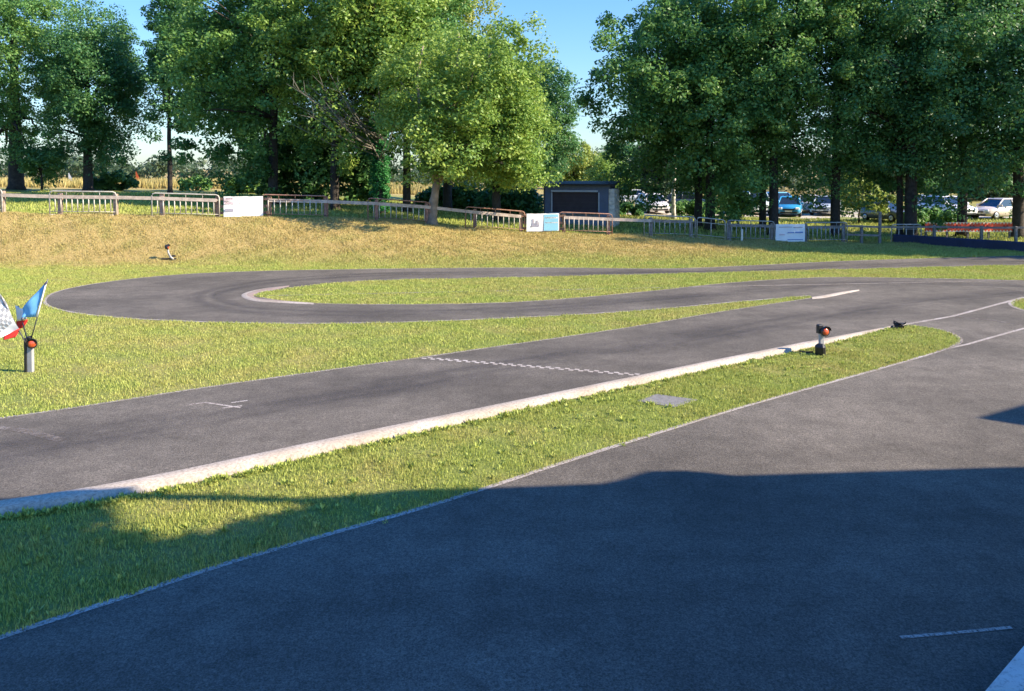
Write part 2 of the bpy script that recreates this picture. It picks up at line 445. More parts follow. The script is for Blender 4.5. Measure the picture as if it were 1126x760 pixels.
xs = np.concatenate([-np.geomspace(1800, 60, 22), np.arange(-56, 60.1, .5), np.geomspace(64, 1800, 22)])
ys = np.concatenate([-np.geomspace(900, 20, 10), np.arange(-16, 28, 2.0), np.arange(28, 46, .35), np.arange(46, 80, 1.0), np.geomspace(82, 2400, 34)])
GX, GY = np.meshgrid(xs, ys)
GZ = zfun(GX, GY)
nx, ny = len(xs), len(ys)
V = np.stack([GX.ravel(), GY.ravel(), GZ.ravel()], 1)
ii, jj = np.meshgrid(np.arange(ny - 1), np.arange(nx - 1), indexing='ij')
q = np.stack([ii * nx + jj, ii * nx + jj + 1, (ii + 1) * nx + jj + 1, (ii + 1) * nx + jj], -1).reshape(-1)
gr = fast_mesh('ground', V, q, 4, M['ground'], dry=dryfun(V[:, 0], V[:, 1]))
gr.data.polygons.foreach_set('use_smooth', np.ones(len(gr.data.polygons), bool))
tag(gr, 'grassy ground with a dry grass bank below the fence', kind='structure')

# ------------------------------------------------------------------ track surfaces
def G(pts, z=0.0): return [g(x, y, z) for x, y in pts]

def smooth(pts, k=3):
    """Catmull-Rom through the points"""
    P = [Vector(p) for p in pts]; out = []
    for i in range(len(P) - 1):
        p0 = P[max(i - 1, 0)]; p1 = P[i]; p2 = P[i + 1]; p3 = P[min(i + 2, len(P) - 1)]
        for s in range(k):
            t = s / k
            out.append(.5 * ((2 * p1) + (p2 - p0) * t + (2 * p0 - 5 * p1 + 4 * p2 - p3) * t * t + (3 * p1 - p0 - 3 * p2 + p3) * t ** 3))
    out.append(P[-1]); return out

far_right = [(1126, 281.5), (950, 286.5), (850, 291), (740, 295.5)]
loop_outer = [(740, 295.5), (600, 294.6), (450, 295.5), (300, 298), (200, 302), (120, 310), (66, 320), (49, 331), (66, 341), (130, 349.5), (250, 355), (400, 355.5), (560, 350), (700, 342), (800, 333), (890, 325.5)]
straight_far = [(893, 328), (800, 342), (700, 359), (627, 370), (550, 381), (463, 393.5), (400, 402), (300, 416), (200, 430.5), (100, 446), (0, 460.5)]
L_far = smooth(G(far_right + loop_outer[1:]), 4)
L_str = smooth(G(straight_far), 3)
outer = [Vector((70, 36.0, 0))] + [Vector((30, 35.2, 0))] + L_far + L_str + [Vector((-14, 9.6, 0)), Vector((-30, 1.5, 0)), Vector((-30, -14, 0)), Vector((70, -14, 0))]

infield = smooth(G([(278, 325.7), (300, 319.5), (400, 309), (600, 304.3), (840, 298.3), (1126, 291.3)]), 3) + [Vector((33, 31, 0)), Vector((33, 27.5, 0)), Vector((24, 26.2, 0))] + \
    smooth(G([(1126, 308.5), (1000, 306), (900, 305.4), (800, 311.5), (700, 322), (560, 333), (400, 335), (320, 332), (278, 325.7)]), 3)[:-1]
kerb_far = smooth(G([(-60, 562), (0, 554), (100, 538.5), (200, 519), (300, 497.5), (400, 476.5), (500, 456.5), (600, 436), (700, 415.5), (800, 395), (900, 375), (985, 357.5)]), 3)
kerb_near = smooth(G([(-60, 577), (0, 568), (100, 553), (200, 534), (300, 512), (400, 489.5), (500, 467.5), (600, 445.5), (700, 424), (800, 402.5), (900, 381), (985, 359.5)]), 3)
strip_near = smooth(G([(-60, 722), (0, 702), (60, 682), (160, 650), (259, 617.5), (380, 583), (460, 560.5), (542, 535), (600, 515.5), (677, 491), (740, 471.5), (818, 447.5), (913, 421), (1000, 396.5), (1040, 384), (1056, 376), (1050, 368.5), (1030, 362), (1000, 358), (985, 359.5)]), 3)
strip = list(reversed(kerb_near)) + [Vector((-14, 4.0, 0)), Vector((-14, 2.0, 0))] + strip_near[:-1]
cover = G([(706, 441.3), (722, 434.6), (762, 440), (741, 446.8)])
strip_over = [p + (Vector((-.08, .12, 0)) * (.05 + .6 * abs(math.sin(i * 1.7 + 2.1 * math.sin(i * .6))))) if i < len(kerb_near) else p for i, p in enumerate(strip)]
isle = smooth(G([(1135, 327), (1118, 330), (1112, 334), (1118, 339), (1135, 343.5)]), 4) + [Vector((15.5, 19.4, 0)), Vector((16.5, 22.5, 0))]

def flat(name, rings, z, m, label):
    tri = tessellate_polygon([[Vector((p.x, p.y, 0)) for p in r] for r in rings])
    allp = [(p.x, p.y, z) for r in rings for p in r]
    me = bpy.data.meshes.new(name); me.from_pydata(allp, [], [tuple(t) for t in tri])
    bm = bmesh.new(); bm.from_mesh(me)
    bmesh.ops.recalc_face_normals(bm, faces=bm.faces)
    if sum(f.normal.z for f in bm.faces) < 0: bmesh.ops.reverse_faces(bm, faces=bm.faces)
    bm.to_mesh(me); bm.free(); me.materials.append(m)
    o = bpy.data.objects.new(name, me); COL.objects.link(o)
    return tag(o, label, kind='structure')

flat('race_track', [outer, infield, strip, isle], .004, M['asphalt'], 'grey asphalt of the looping model car track')

def ribbon(name, pts, w, z, m, label=None, uv=False, kind='structure'):
    pts = [Vector((p.x, p.y, 0)) for p in pts]; vs = []; L = [0]
    for i, p in enumerate(pts):
        t = (pts[min(i + 1, len(pts) - 1)] - pts[max(i - 1, 0)]).normalized(); n = Vector((-t.y, t.x, 0))
        ww = w[i] if hasattr(w, '__len__') else w
        vs += [(p + n * ww / 2), (p - n * ww / 2)]
        if i: L.append(L[-1] + (p - pts[i - 1]).length)
    me = bpy.data.meshes.new(name)
    fs = [(2 * i, 2 * i + 1, 2 * i + 3, 2 * i + 2) for i in range(len(pts) - 1)]
    me.from_pydata([(v.x, v.y, z) for v in vs], [], fs)
    if uv:
        u = me.uv_layers.new(name='UVMap')
        for f in me.polygons:
            for li in f.loop_indices:
                vi = me.loops[li].vertex_index; u.data[li].uv = (L[vi // 2], vi % 2)
    me.materials.append(m)
    o = bpy.data.objects.new(name, me); COL.objects.link(o)
    return tag(o, label, kind=kind)

ZL = .009
ribbon('edge_line', L_far, .085, ZL, M['white_line_strong'], 'thin pale line along the outer edge of the loop')
ribbon('edge_line', L_str, .09, ZL, M['white_line'], 'thin pale line between lawn and straight')
ribbon('edge_line', infield[:16] , .12, ZL, M['white_line'], 'pale line along the upper edge of the infield')
ribbon('edge_line', list(reversed(infield[19:])) + [infield[0]], .12, ZL, M['white_line'], 'pale line along the lower edge of the infield')
ribbon('edge_line', strip_near[:43] + G([(1064, 379), (1090, 371.5), (1126, 361.5), (1180, 346)]), .075, ZL, M['white_line_strong'], 'white line along the near edge of the grass strip')
ribbon('edge_line', strip_near[41:], .10, ZL + .001, M['white_line'], 'white line round the tip of the grass strip')
ribbon('edge_line', G([(985, 359), (1048, 348), (1110, 331.5), (1126, 327)]), .10, ZL, M['white_line_strong'], 'white line from the kerb tip to the small island')
ribbon('edge_line', G([(1048, 348), (1085, 352), (1126, 358), (1160, 363)]), .11, ZL - .002, M['faint_line'], 'faint pale line across the pit exit')
ribbon('edge_line', isle[:17], .14, ZL + .002, M['white_line_strong'], 'white line round the small right island')
ribbon('painted_line', G([(990, 702), (1050, 697), (1112, 691)]), .035, ZL, M['white_line_strong'], 'short white line in the shaded foreground')
ribbon('painted_line', G([(208, 445.5), (226, 443.2), (264, 449)]), .05, ZL, M['white_line_strong'], 'angled white grid mark on the straight')
ribbon('painted_line', G([(244, 449.5), (266, 447)]), .05, ZL + .001, M['white_line_strong'], 'short white grid mark on the straight')
ribbon('painted_line', G([(254, 443.5), (272, 441)]), .05, ZL, M['white_line_strong'], 'shortest white grid mark on the straight')
ribbon('painted_line', smooth(G([(-10, 470), (20, 473), (45, 479), (68, 485)]), 4), .14, ZL, M['faint_line'], 'faint pale smear on the straight')

# chequered start line: two rows of small squares in one mesh
a, b = g(463, 395), g(702, 414)
n = 46; d = (b - a) / n; nn = Vector((-d.y, d.x, 0)).normalized() * .08
mb = MB()
for i in range(n):
    o_ = a + d * i + (nn if i % 2 else nn * 0)
    mb.poly([(p.x, p.y, ZL) for p in (o_, o_ + d, o_ + d + nn, o_ + nn)])
tag(mb.build('start_line', M['start_white']), 'chequered white start line across the straight', kind='structure')

# rubber laid down by the cars
ribbon('rubber_marks', smooth([Vector((30, 32.6, 0))] + G([(1126, 286.5), (900, 294.5), (740, 300), (560, 300.5), (430, 301.5), (330, 307), (262, 315), (225, 325), (250, 337), (330, 344), (450, 345), (560, 341), (700, 331.5), (800, 322.5), (900, 313), (1000, 312), (1126, 315)]), 4), 1.7, .0065, M['rubber'], 'dark tyre rubber along the racing line of the loop', uv=True)
ribbon('rubber_marks', smooth(G([(-60, 510), (0, 500), (100, 483), (200, 465), (300, 446), (400, 430), (500, 413), (600, 398), (700, 382), (800, 364), (900, 348), (1000, 334), (1126, 321)]), 4), 1.9, .0075, M['rubber'], 'dark tyre rubber along the straight', uv=True)

# white concrete kerb: profile swept between its two edges
rings = []
rngk = random.Random(4)
kf2 = []; kn2 = []
for i in range(len(kerb_far) - 1):
    for s in range(3):
        kf2.append(kerb_far[i].lerp(kerb_far[i + 1], s / 3)); kn2.append(kerb_near[i].lerp(kerb_near[i + 1], s / 3))
kf2.append(kerb_far[-1]); kn2.append(kerb_near[-1])
for i, (p, q_) in enumerate(zip(kf2, kn2)):
    hgt = .07 * min(1, (len(kf2) - i) / 12) + .006
    w = q_ - p; j = rngk.uniform(-.012, .012)
    rings.append([p + Vector((0, 0, .002)), p + w * .12 + Vector((0, 0, hgt * .55)), p + w * .3 + Vector((0, 0, hgt)), p + w * (.92 + j) + Vector((0, 0, hgt + j)), p + w * (1.0 + j) + Vector((0, 0, .0))])
tag(MB().face_grid(rings, close=False, smooth=True).build('kerb', M['white_kerb']), 'long worn white concrete kerb along the straight', kind='structure')
# tip kerb of the lawn wedge
tip = smooth(G([(893, 327.2), (905, 325), (925, 321.4), (944, 319.4)]), 3); tipn = smooth(G([(893, 329), (908, 327.6), (928, 323.4), (945, 319.9)]), 3)
rings = [[p + Vector((0, 0, .004)), p.lerp(q_, .3) + Vector((0, 0, .03)), p.lerp(q_, .75) + Vector((0, 0, .03)), q_ + Vector((0, 0, .004))] for p, q_ in zip(tip, tipn)]
tag(MB().face_grid(rings, close=False, smooth=True).build('kerb', M['white_kerb']), 'white concrete kerb tip where the lawn wedge ends', kind='structure')
# infield hairpin kerb: outer white arc and inner faded red arc
arc_o = smooth(G([(318, 314.6), (285, 318.4), (270, 322), (265.5, 325.5), (273, 329.7), (290, 332.2), (345, 335)]), 4)
arc_i = smooth(G([(318, 315.0), (292, 318.7), (276, 322.5), (271.5, 325.5), (278, 329), (293, 331.7), (345, 334.4)]), 4)
rings = [[p + Vector((0, 0, .005)), p.lerp(q_, .5) + Vector((0, 0, .03)), q_ + Vector((0, 0, .035))] for p, q_ in zip(arc_o, arc_i)]
tag(MB().face_grid(rings, close=False, smooth=True).build('kerb', M['white_kerb']), 'white kerb round the hairpin tip of the infield', kind='structure')
arc_j = smooth(G([(318, 315.6), (304, 318.6), (283, 323.2), (279, 325.6), (284, 328.4), (304, 330.4), (345, 334.0)]), 4)
rings = [[p + Vector((0, 0, .032)), p.lerp(q_, .5) + Vector((0, 0, .03)), q_ + Vector((0, 0, .01))] for p, q_ in zip(arc_i, arc_j)]
tag(MB().face_grid(rings, close=False, smooth=True).build('kerb', M['pink_kerb']), 'faded red kerb inside the hairpin tip', kind='structure')
# white kerb at the bottom right corner
pr = [g(1060, 790), g(1085, 760), g(1126, 712), g(1180, 660)]
off = Vector((.36, .06, 0))
rings = [[p + Vector((0, 0, .003)), p + Vector((.03, 0, .05)), p + off + Vector((0, 0, .06)), p + off + Vector((.02, 0, .003))] for p in pr]
tag(MB().face_grid(rings, close=False, smooth=False).build('kerb', M['corner_kerb']), 'white painted kerb in the shaded bottom right corner', kind='structure')
# pale car park ground
cp = [Vector((5, 56, 0)), Vector((60, 56, 0)), Vector((62, 66, 0)), Vector((4, 66, 0))]
mb = MB()
gx = np.linspace(4, 62, 30); gy = np.linspace(57, 67, 8)
for i in range(29):
    for j in range(7):
        mb.poly([(x, y, zg(x, y) + .02) for x, y in ((gx[i], gy[j]), (gx[i + 1], gy[j]), (gx[i + 1], gy[j + 1]), (gx[i], gy[j + 1]))])
tag(mb.build('car_park', M['gravel']), 'pale gravel car park beyond the fence', kind='structure')

# ------------------------------------------------------------------ grass blades (stuff)
RNG = np.random.default_rng(7)
def inpoly(P, poly):
    x, y = P[:, 0], P[:, 1]; r = np.zeros(len(P), bool); n = len(poly); j = n - 1
    for i in range(n):
        xi, yi, xj, yj = poly[i].x, poly[i].y, poly[j].x, poly[j].y
        with np.errstate(divide='ignore', invalid='ignore'):
            c = ((yi > y) != (yj > y)) & (x < (xj - xi) * (y - yi) / (yj - yi) + xi)
        r ^= c; j = i
    return r

def visible(P, m=60):
    px = CX + F * P[:, 0] / P[:, 1]
    return (px > -m) & (px < 1126 + m)

def blades(name, label, box, dens, h, w, test, seed, lean=.55):
    rng = np.random.default_rng(seed)
    x0, x1, y0, y1 = box
    n = int((x1 - x0) * (y1 - y0) * dens)
    P = np.stack([rng.uniform(x0, x1, n), rng.uniform(y0, y1, n)], 1)
    P = P[visible(P)]
    P = P[test(P)]
    # clumps: thin the blades and change their height with a lumpy field
    f = (np.sin(P[:, 0] * 5.1 + 1.3 * np.sin(P[:, 1] * 3.7)) + np.sin(P[:, 1] * 6.3 + 1.7 * np.sin(P[:, 0] * 4.1)) + np.sin(P[:, 0] * 13.7 + P[:, 1] * 11.3)) / 3
    f = .7 * f + .5 * np.sin(P[:, 0] * 1.9 + 2 * np.sin(P[:, 1] * 1.3)) * np.sin(P[:, 1] * 2.3 + 1.5 * np.sin(P[:, 0] * .9))
    keep = rng.random(len(P)) < .70 + .45 * f
    P = P[keep]; f = f[keep]; n = len(P)
    z = zfun(P[:, 0], P[:, 1])
    hh = h * (1 + .35 * f) * rng.uniform(.45, 1.25, n)
    a = rng.uniform(0, 2 * np.pi, n); l = rng.uniform(.1, 1, n) * lean
    b_ = rng.uniform(0, 2 * np.pi, n)
    base = np.stack([P[:, 0], P[:, 1], z - .004], 1)
    side = np.stack([np.cos(b_), np.sin(b_), np.zeros(n)], 1) * (w * rng.uniform(.6, 1.4, n))[:, None] / 2
    tipp = base + np.stack([np.cos(a) * np.sin(l) * hh, np.sin(a) * np.sin(l) * hh, np.cos(l) * hh], 1)
    V = np.empty((n * 3, 3)); V[0::3] = base - side; V[1::3] = base + side; V[2::3] = tipp
    dr = np.repeat(np.clip(dryfun(P[:, 0], P[:, 1]) + rng.normal(0, .12, n), 0, 1), 3)
    o = fast_mesh(name, V, np.arange(n * 3), 3, M['blade'], dry=dr)
    return tag(o, label, kind='stuff')

blades('grass', 'short green grass on the strip between the tracks', (-9, 14, 3, 19), 4600, .046, .011, lambda P: inpoly(P, strip_over) & ~inpoly(P, cover), 1)
blades('grass', 'grass on the infield of the loop', (-9, 34, 20, 32), 1500, .05, .020, lambda P: inpoly(P, infield), 2)
def lawn_test(P):
    return (~inpoly(P, outer)) & (P[:, 1] + RNG.uniform(0, 4, len(P)) < 34) & (P[:, 0] < 30)
blades('grass', 'mown grass of the lawn beside the straight', (-25, 30, 9, 34), 1900, .048, .016, lawn_test, 3)
def bank_test(P):
    px = CX + F * P[:, 0] / P[:, 1]
    return (~inpoly(P, outer)) & (P[:, 1] > 28.5 + 4.5 * RNG.random(len(P))) & (P[:, 1] < np.interp(px, PXK, FD) + 1.5)
blades('dry_grass', 'straw coloured dry grass on the bank', (-27, 30, 28.5, 41), 900, .09, .030, bank_test, 4, lean=.9)
def back_test(P):
    px = CX + F * P[:, 0] / P[:, 1]
    return P[:, 1] > np.interp(px, PXK, FD) + 1.2
blades('grass', 'green grass behind the fence', (-34, 40, 35, 56), 110, .16, .07, back_test, 5, lean=.7)
blades('tall_dry_grass', 'tall dry grass of the field behind the trees', (-75, 70, 74, 100), 40, .75, .16, lambda P: (P[:, 1] > 74) & (((CX + F * P[:, 0] / P[:, 1]) < 560) | (np.abs((CX + F * P[:, 0] / P[:, 1]) - 888) < 32)), 6, lean=.4)
blades('grass', 'small grass on the right hand island', (12, 17, 18, 24), 1500, .06, .02, lambda P: inpoly(P, isle), 8)

# broad leaved weeds and taller tufts, thickest along the kerb and the edges
def weeds(name, label, poly, n, h, w, seed, edge=None):
    rng = np.random.default_rng(seed); cs = []
    xs_ = [p.x for p in poly]; ys_ = [p.y for p in poly]
    P = np.stack([rng.uniform(max(min(xs_), -9), min(max(xs_), 14), n * 6), rng.uniform(min(ys_), max(ys_), n * 6)], 1)
    P = P[inpoly(P, poly)][:n]
    if edge is not None:
        e = np.array([(p.x, p.y) for p in edge]); k = rng.integers(0, len(e) - 1, n); t = rng.random(n)[:, None]
        P = np.vstack([P, e[k] * (1 - t) + e[k + 1] * t + rng.normal(0, .035, (n, 2))])
    P = P[~inpoly(P, cover)]
    m = 14; N_ = len(P)
    c = np.repeat(P, m, 0); sc = np.repeat(rng.uniform(.5, 1.3, N_), m)
    n_ = N_ * m
    a = rng.uniform(0, 6.283, n_); l = rng.uniform(.15, 1.25, n_); hh = h * sc * rng.uniform(.5, 1.1, n_)
    base = np.concatenate([c + rng.normal(0, .018, (n_, 2)), np.zeros((n_, 1))], 1)
    d = np.stack([np.cos(a) * np.sin(l), np.sin(a) * np.sin(l), np.cos(l)], 1)
    sd = np.stack([-np.sin(a), np.cos(a), np.zeros(n_)], 1) * (w * sc)[:, None] * .5
    V = np.empty((n_ * 4, 3)); V[0::4] = base; V[1::4] = base + d * (hh * .6)[:, None] + sd; V[2::4] = base + d * hh[:, None]; V[3::4] = base + d * (hh * .6)[:, None] - sd
    dr = np.repeat(np.repeat(np.clip(rng.normal(-.1, .25, N_), -.3, .7), m), 4)
    return tag(fast_mesh(name, V, np.arange(n_ * 4), 4, M['blade'], dry=dr), label, kind='stuff')
weeds('weeds', 'leafy weeds and tufts in the grass strip and along the kerb', strip, 520, .068, .020, 21, [p + Vector((.05, -.09, 0)) for p in kerb_near[3:]])
weeds('weeds', 'small tufts creeping over the near edge of the grass strip', strip, 10, .05, .014, 22, strip_near[:40])

# ------------------------------------------------------------------ trees
def leaf_quads(C, R, n_each, size, rng, flat_=.75, droop=.25):
    """many leaf sized faces spread through clumps with centres C and radii R"""
    k = len(C); n = k * n_each
    c = np.repeat(C, n_each, 0); r = np.repeat(R, n_each)
    d = rng.normal(size=(n, 3)); d /= np.linalg.norm(d, axis=1)[:, None]
    rr = r * rng.random(n) ** .42
    P = c + d * rr[:, None] * np.array([1, 1, flat_])
    P[:, 2] -= droop * (np.hypot(P[:, 0] - c[:, 0], P[:, 1] - c[:, 1]) / r) ** 2 * r
    nor = d * .6 + rng.normal(size=(n, 3)) * .55 + np.array([0, 0, .55]); nor /= np.linalg.norm(nor, axis=1)[:, None]
    t = np.cross(nor, rng.normal(size=(n, 3))); t /= np.linalg.norm(t, axis=1)[:, None]
    b = np.cross(nor, t)
    s = size * rng.uniform(.6, 1.35, n)
    V = np.empty((n * 4, 3))
    V[0::4] = P - t * s[:, None] * .55
    V[1::4] = P + b * s[:, None] * .33 + nor * s[:, None] * .10
    V[2::4] = P + t * s[:, None] * .55
    V[3::4] = P - b * s[:, None] * .33 + nor * s[:, None] * .10
    return V

def crown_points(n, cen, rad3, rng, lobes=.28, lo=.22, low_cut=None):
    d = rng.normal(size=(n, 3)); d /= np.linalg.norm(d, axis=1)[:, None]
    ph = rng.uniform(0, 6.28, 6)
    az = np.arctan2(d[:, 1], d[:, 0])
    lob = 1 + lobes * (np.sin(2 * az + ph[0] + 2.2 * d[:, 2]) * .5 + np.sin(3 * az + ph[1] - 3 * d[:, 2]) * .5 + np.sin(5 * az + 5 * d[:, 2] + ph[2]) * .35)
    f = lo + (1 - lo) * rng.random(n) ** .5
    # fuller skirt: broad shoulders below the middle of the crown
    hz = np.hypot(d[:, 0], d[:, 1]) + 1e-6
    p_ = np.where(d[:, 2] < 0, 3.0, 2.0)
    k_ = (np.abs(d[:, 2]) ** p_ + hz ** p_) ** (-1 / p_)
    d = d * k_[:, None]
    return cen + d * (f * lob)[:, None] * np.array(rad3)

def tree(px, Y, h, rx, cb, leaf, label, group=None, trunk_r=.28, seed=1, clumps=150, per=170, size=.24, bark='bark', lean=(0, 0), cr=1.15,
         off=(0, 0), name='tree', ry=None, fork=None, limbs=16, X=None, cat='tree', extra=None, flat_=.75, top=None):
    rng = np.random.default_rng(seed); R = random.Random(seed)
    x = (px - CX) / F * Y if X is None else X
    z0 = zg(x, Y) - .05
    root = empty(name, (x, Y, z0), 0, label, cat, group)
    ry = ry or rx * .9
    cen = np.array([off[0] + lean[0] * h * .6, off[1] + lean[1] * h * .6, cb + (h - cb) * .5])
    clumps = int(clumps * 1.75); per = int(per * .90); cr *= .72; size *= rng.uniform(.64, .84)
    C = crown_points(clumps, cen, (rx, ry, (h - cb) * .5), rng)
    if extra is not None: C = np.vstack([C, np.array(extra)])
    Rr = cr * rng.uniform(.5, 1.5, len(C))
    # trunk and limbs
    mb = MB()
    fh = fork or max(cb + .4, h * .3)
    pts = []; rs = []
    for i in range(7):
        t = i / 6
        pts.append((lean[0] * h * .7 * t + .12 * math.sin(i * 1.9 + seed) * t, lean[1] * h * .7 * t + .12 * math.cos(i * 2.3 + seed) * t, h * .78 * t))
        rs.append(trunk_r * (1.35 if i == 0 else 1.0) * (1 - .8 * t) + .02)
    pts.insert(1, (pts[0][0], pts[0][1], .45)); rs.insert(1, trunk_r * 1.02)
    mb.tube(pts, rs, 9)
    def on_trunk(zz):
        t = min(max(zz / (h * .78), 0), 1)
        return Vector((lean[0] * h * .7 * t, lean[1] * h * .7 * t, zz)), trunk_r * (1 - .8 * t)
    order = list(range(len(C))); R.shuffle(order)
    for k in order[:limbs]:
        e = Vector(C[k]); zb = min(max(fh, e.z - R.uniform(1.5, 4.0)), h * .7)
        s0, r0 = on_trunk(zb)
        m_ = s0.lerp(e, .5) + Vector((R.uniform(-.3, .3), R.uniform(-.3, .3), R.uniform(.1, .6)))
        q_ = s0.lerp(e, .8) + Vector((R.uniform(-.25, .25), R.uniform(-.25, .25), R.uniform(.0, .4)))
        rr = max(r0 * .5, .04)
        mb.tube([s0, m_, q_, e], [rr, rr * .65, rr * .4, .02], 6)
    mb.build('trunk', M[bark], root)
    V = leaf_quads(C, Rr, per, size, rng, flat_)
    fast_mesh('crown', V, np.arange(len(V)), 4, M[leaf], root)
    return root

LG = 'tall trees along the left fence'
RGp = 'tall shady trees along the right fence'
# left group
tree(18, 60, 19, 5.8, 1.9, 'leaf_mid', 'large tree with thick dark trunk at the left edge of the photo', LG, .55, 11, 240, 180, .27, off=(.0, 0))
tree(97, 58, 14, 4.2, 2.0, 'leaf_dark', 'dense dark tree second from the left edge', LG, .36, 12, 230, 170, .26, off=(.5, 0))
tree(187, 56, 16, 2.5, 4.4, 'leaf_dark', 'slim tree with thin straight trunk beside a gap of sky', LG, .17, 13, 115, 150, .26, off=(.9, 0))
tree(300, 46, 17.5, 5.4, 2.0, 'leaf_mid', 'large leaning dark trunked tree behind the pale white banner', LG, .30, 14, 230, 170, .26, lean=(.02, 0), off=(-.9, 0), bark='bark')
tree(276, 60, 15, 3.2, 2.2, 'leaf_dark', 'dark tree behind the leaning tree left of the banner', LG, .2, 15, 90, 150, .28, off=(.3, 0))
tree(368, 43.5, 15, 3.8, 3.4, 'leaf_bright', 'pale green tall tree rising behind the bare branches', LG, .26, 16, 150, 170, .24, off=(.6, 0))
# ivy covered trunk
ivy_root = tree(418, 42, 15, 3.3, 5.2, 'leaf_bright', 'tree with ivy wrapped round its trunk beside twisted tree', LG, .26, 17, 130, 170, .24, off=(.4, .3))
rng_i = np.random.default_rng(5)
zz = rng_i.uniform(.1, 5.4, 200); aa = rng_i.uniform(0, 6.28, 200)
Ci = np.stack([np.cos(aa) * .34, np.sin(aa) * .34, zz], 1)
Vi = leaf_quads(Ci, rng_i.uniform(.16, .34, 200), 44, .13, rng_i)
Rb = random.Random(12); mbb = MB()
for i in range(22):
    a0 = Rb.uniform(.12, 1.25); L_ = Rb.uniform(2.6, 5.4)
    p0 = Vector((Rb.uniform(-.1, .1), -.25, Rb.uniform(2.8, 5.0)))
    e = p0 + Vector((-L_ * math.cos(a0) * .98, -Rb.uniform(1.0, 2.6), L_ * math.sin(a0) * .85))
    if i > 17: e.x = p0.x + L_ * math.cos(a0) * .5
    m_ = p0.lerp(e, .5) + Vector((0, 0, -.3 + Rb.uniform(-.25, .2)))
    mbb.tube([p0, m_, e], [.040, .024, .008], 5)
    for k in range(5):
        b0 = m_.lerp(e, Rb.uniform(0, .95)); mbb.tube([b0, b0 + Vector((Rb.uniform(-.9, .2), Rb.uniform(-.4, .2), Rb.uniform(.05, .9)))], [.014, .005], 4)
mbb.build('bare_branches', M['deadwood'], ivy_root)
fast_mesh('ivy', Vi, np.arange(len(Vi)), 4, M['ivy'], ivy_root)
tree(447, 44.5, 16, 3.6, 3.2, 'leaf_mid', 'tree with brown trunk between ivy tree and twisted tree', LG, .24, 18, 130, 160, .25, off=(.6, 0))
# the twisted tree at the fence, built with a forked trunk
def twisted_tree():
    Y = 36.9; x = (475 - CX) / F * Y; z0 = zg(x, Y) - .05
    root = empty('tree', (x, Y, z0), 0, 'bright sunlit tree with pale twisted forked trunk standing in the fence', 'tree', LG)
    R = random.Random(3); rng = np.random.default_rng(33)
    mb = MB()
    mb.tube([(0, 0, 0), (.02, 0, .3), (.10, .0, 1.0), (.16, 0, 1.7), (.26, 0, 2.2)], [.33, .23, .19, .18, .20], 10)
    mb.tube([(-.22, .05, 0), (-.16, .04, .5), (-.05, .02, 1.1), (.1, 0, 1.6)], [.16, .13, .11, .1], 8)
    forks = [[(.24, 0, 2.1), (.7, -.1, 2.6), (1.3, -.2, 2.9), (2.2, -.2, 3.5), (3.1, 0, 4.6), (3.7, .2, 6.2)],
             [(.22, 0, 2.1), (.35, .1, 2.9), (.75, .2, 3.8), (1.0, .1, 5.4), (1.3, 0, 7.4), (1.3, 0, 9.2)],
             [(.2, 0, 2.0), (-.05, -.1, 2.8), (-.1, -.2, 3.6), (-.5, -.2, 5.0), (-.7, 0, 7.0), (-.4, 0, 8.6)],
             [(.3, .0, 2.3), (.6, .5, 3.2), (1.7, 1.2, 4.6), (2.2, 1.6, 6.6)]]
    for f in forks: mb.tube(f, [.17, .14, .12, .09, .06, .03][:len(f)], 8)
    cen = np.array([1.6, 0, 5.9])
    C = crown_points(330, cen, (4.0, 3.4, 3.7), rng, .24)
    C2 = crown_points(60, np.array([3.7, -.2, 3.9]), (1.7, 1.6, 2.4), rng, .2)
    C3 = crown_points(26, np.array([.9, -.4, 3.4]), (1.3, 1.0, .8), rng, .2)
    C = np.vstack([C, C2, C3]); C = C[(C[:, 2] > 2.1)]
    order = list(range(len(C))); R.shuffle(order)
    for k in order[:26]:
        f = forks[k % 4]; s0 = Vector(f[min(3, len(f) - 1)]) if C[k][2] > 4.5 else Vector(f[2]); e = Vector(C[k])
        mb.tube([s0, s0.lerp(e, .5) + Vector((R.uniform(-.3, .3), R.uniform(-.3, .3), .2)), e], [.06, .04, .015], 6)
    mb.build('trunk', M['bark_light'], root)
    V = leaf_quads(C, .64 * rng.uniform(.5, 1.5, len(C)), 170, .15, rng, .8)
    fast_mesh('crown', V, np.arange(len(V)), 4, M['leaf_bright'], root)
twisted_tree()
tree(492, 50, 18, 4.0, 6.0, 'leaf_yellow', 'tallest pale yellow green tree rising behind the twisted tree', LG, .3, 20, 190, 170, .25, off=(-1.2, 0))
tree(546, 44, 10.2, 2.6, 2.4, 'leaf_bright', 'rounded bright tree at the right end of the left group', LG, .26, 21, 170, 170, .22, off=(.0, 0))
tree(585, 58, 11.5, 2.3, 2.6, 'leaf_dark', 'darker tree behind the right end of the left group', LG, .24, 22, 110, 160, .26, off=(1.0, 0))
# distant trees in the gap
tree(632, 88, 6.6, 3.6, .6, 'leaf_yellow', 'small sunny tree behind the kiosk roof', None, .2, 23, 80, 150, .34)
tree(668, 80, 5.2, 2.4, .4, 'leaf_bright', 'leafy bush beside the right wall of the kiosk', None, .12, 24, 50, 150, .28, name='bush', cat='bush')
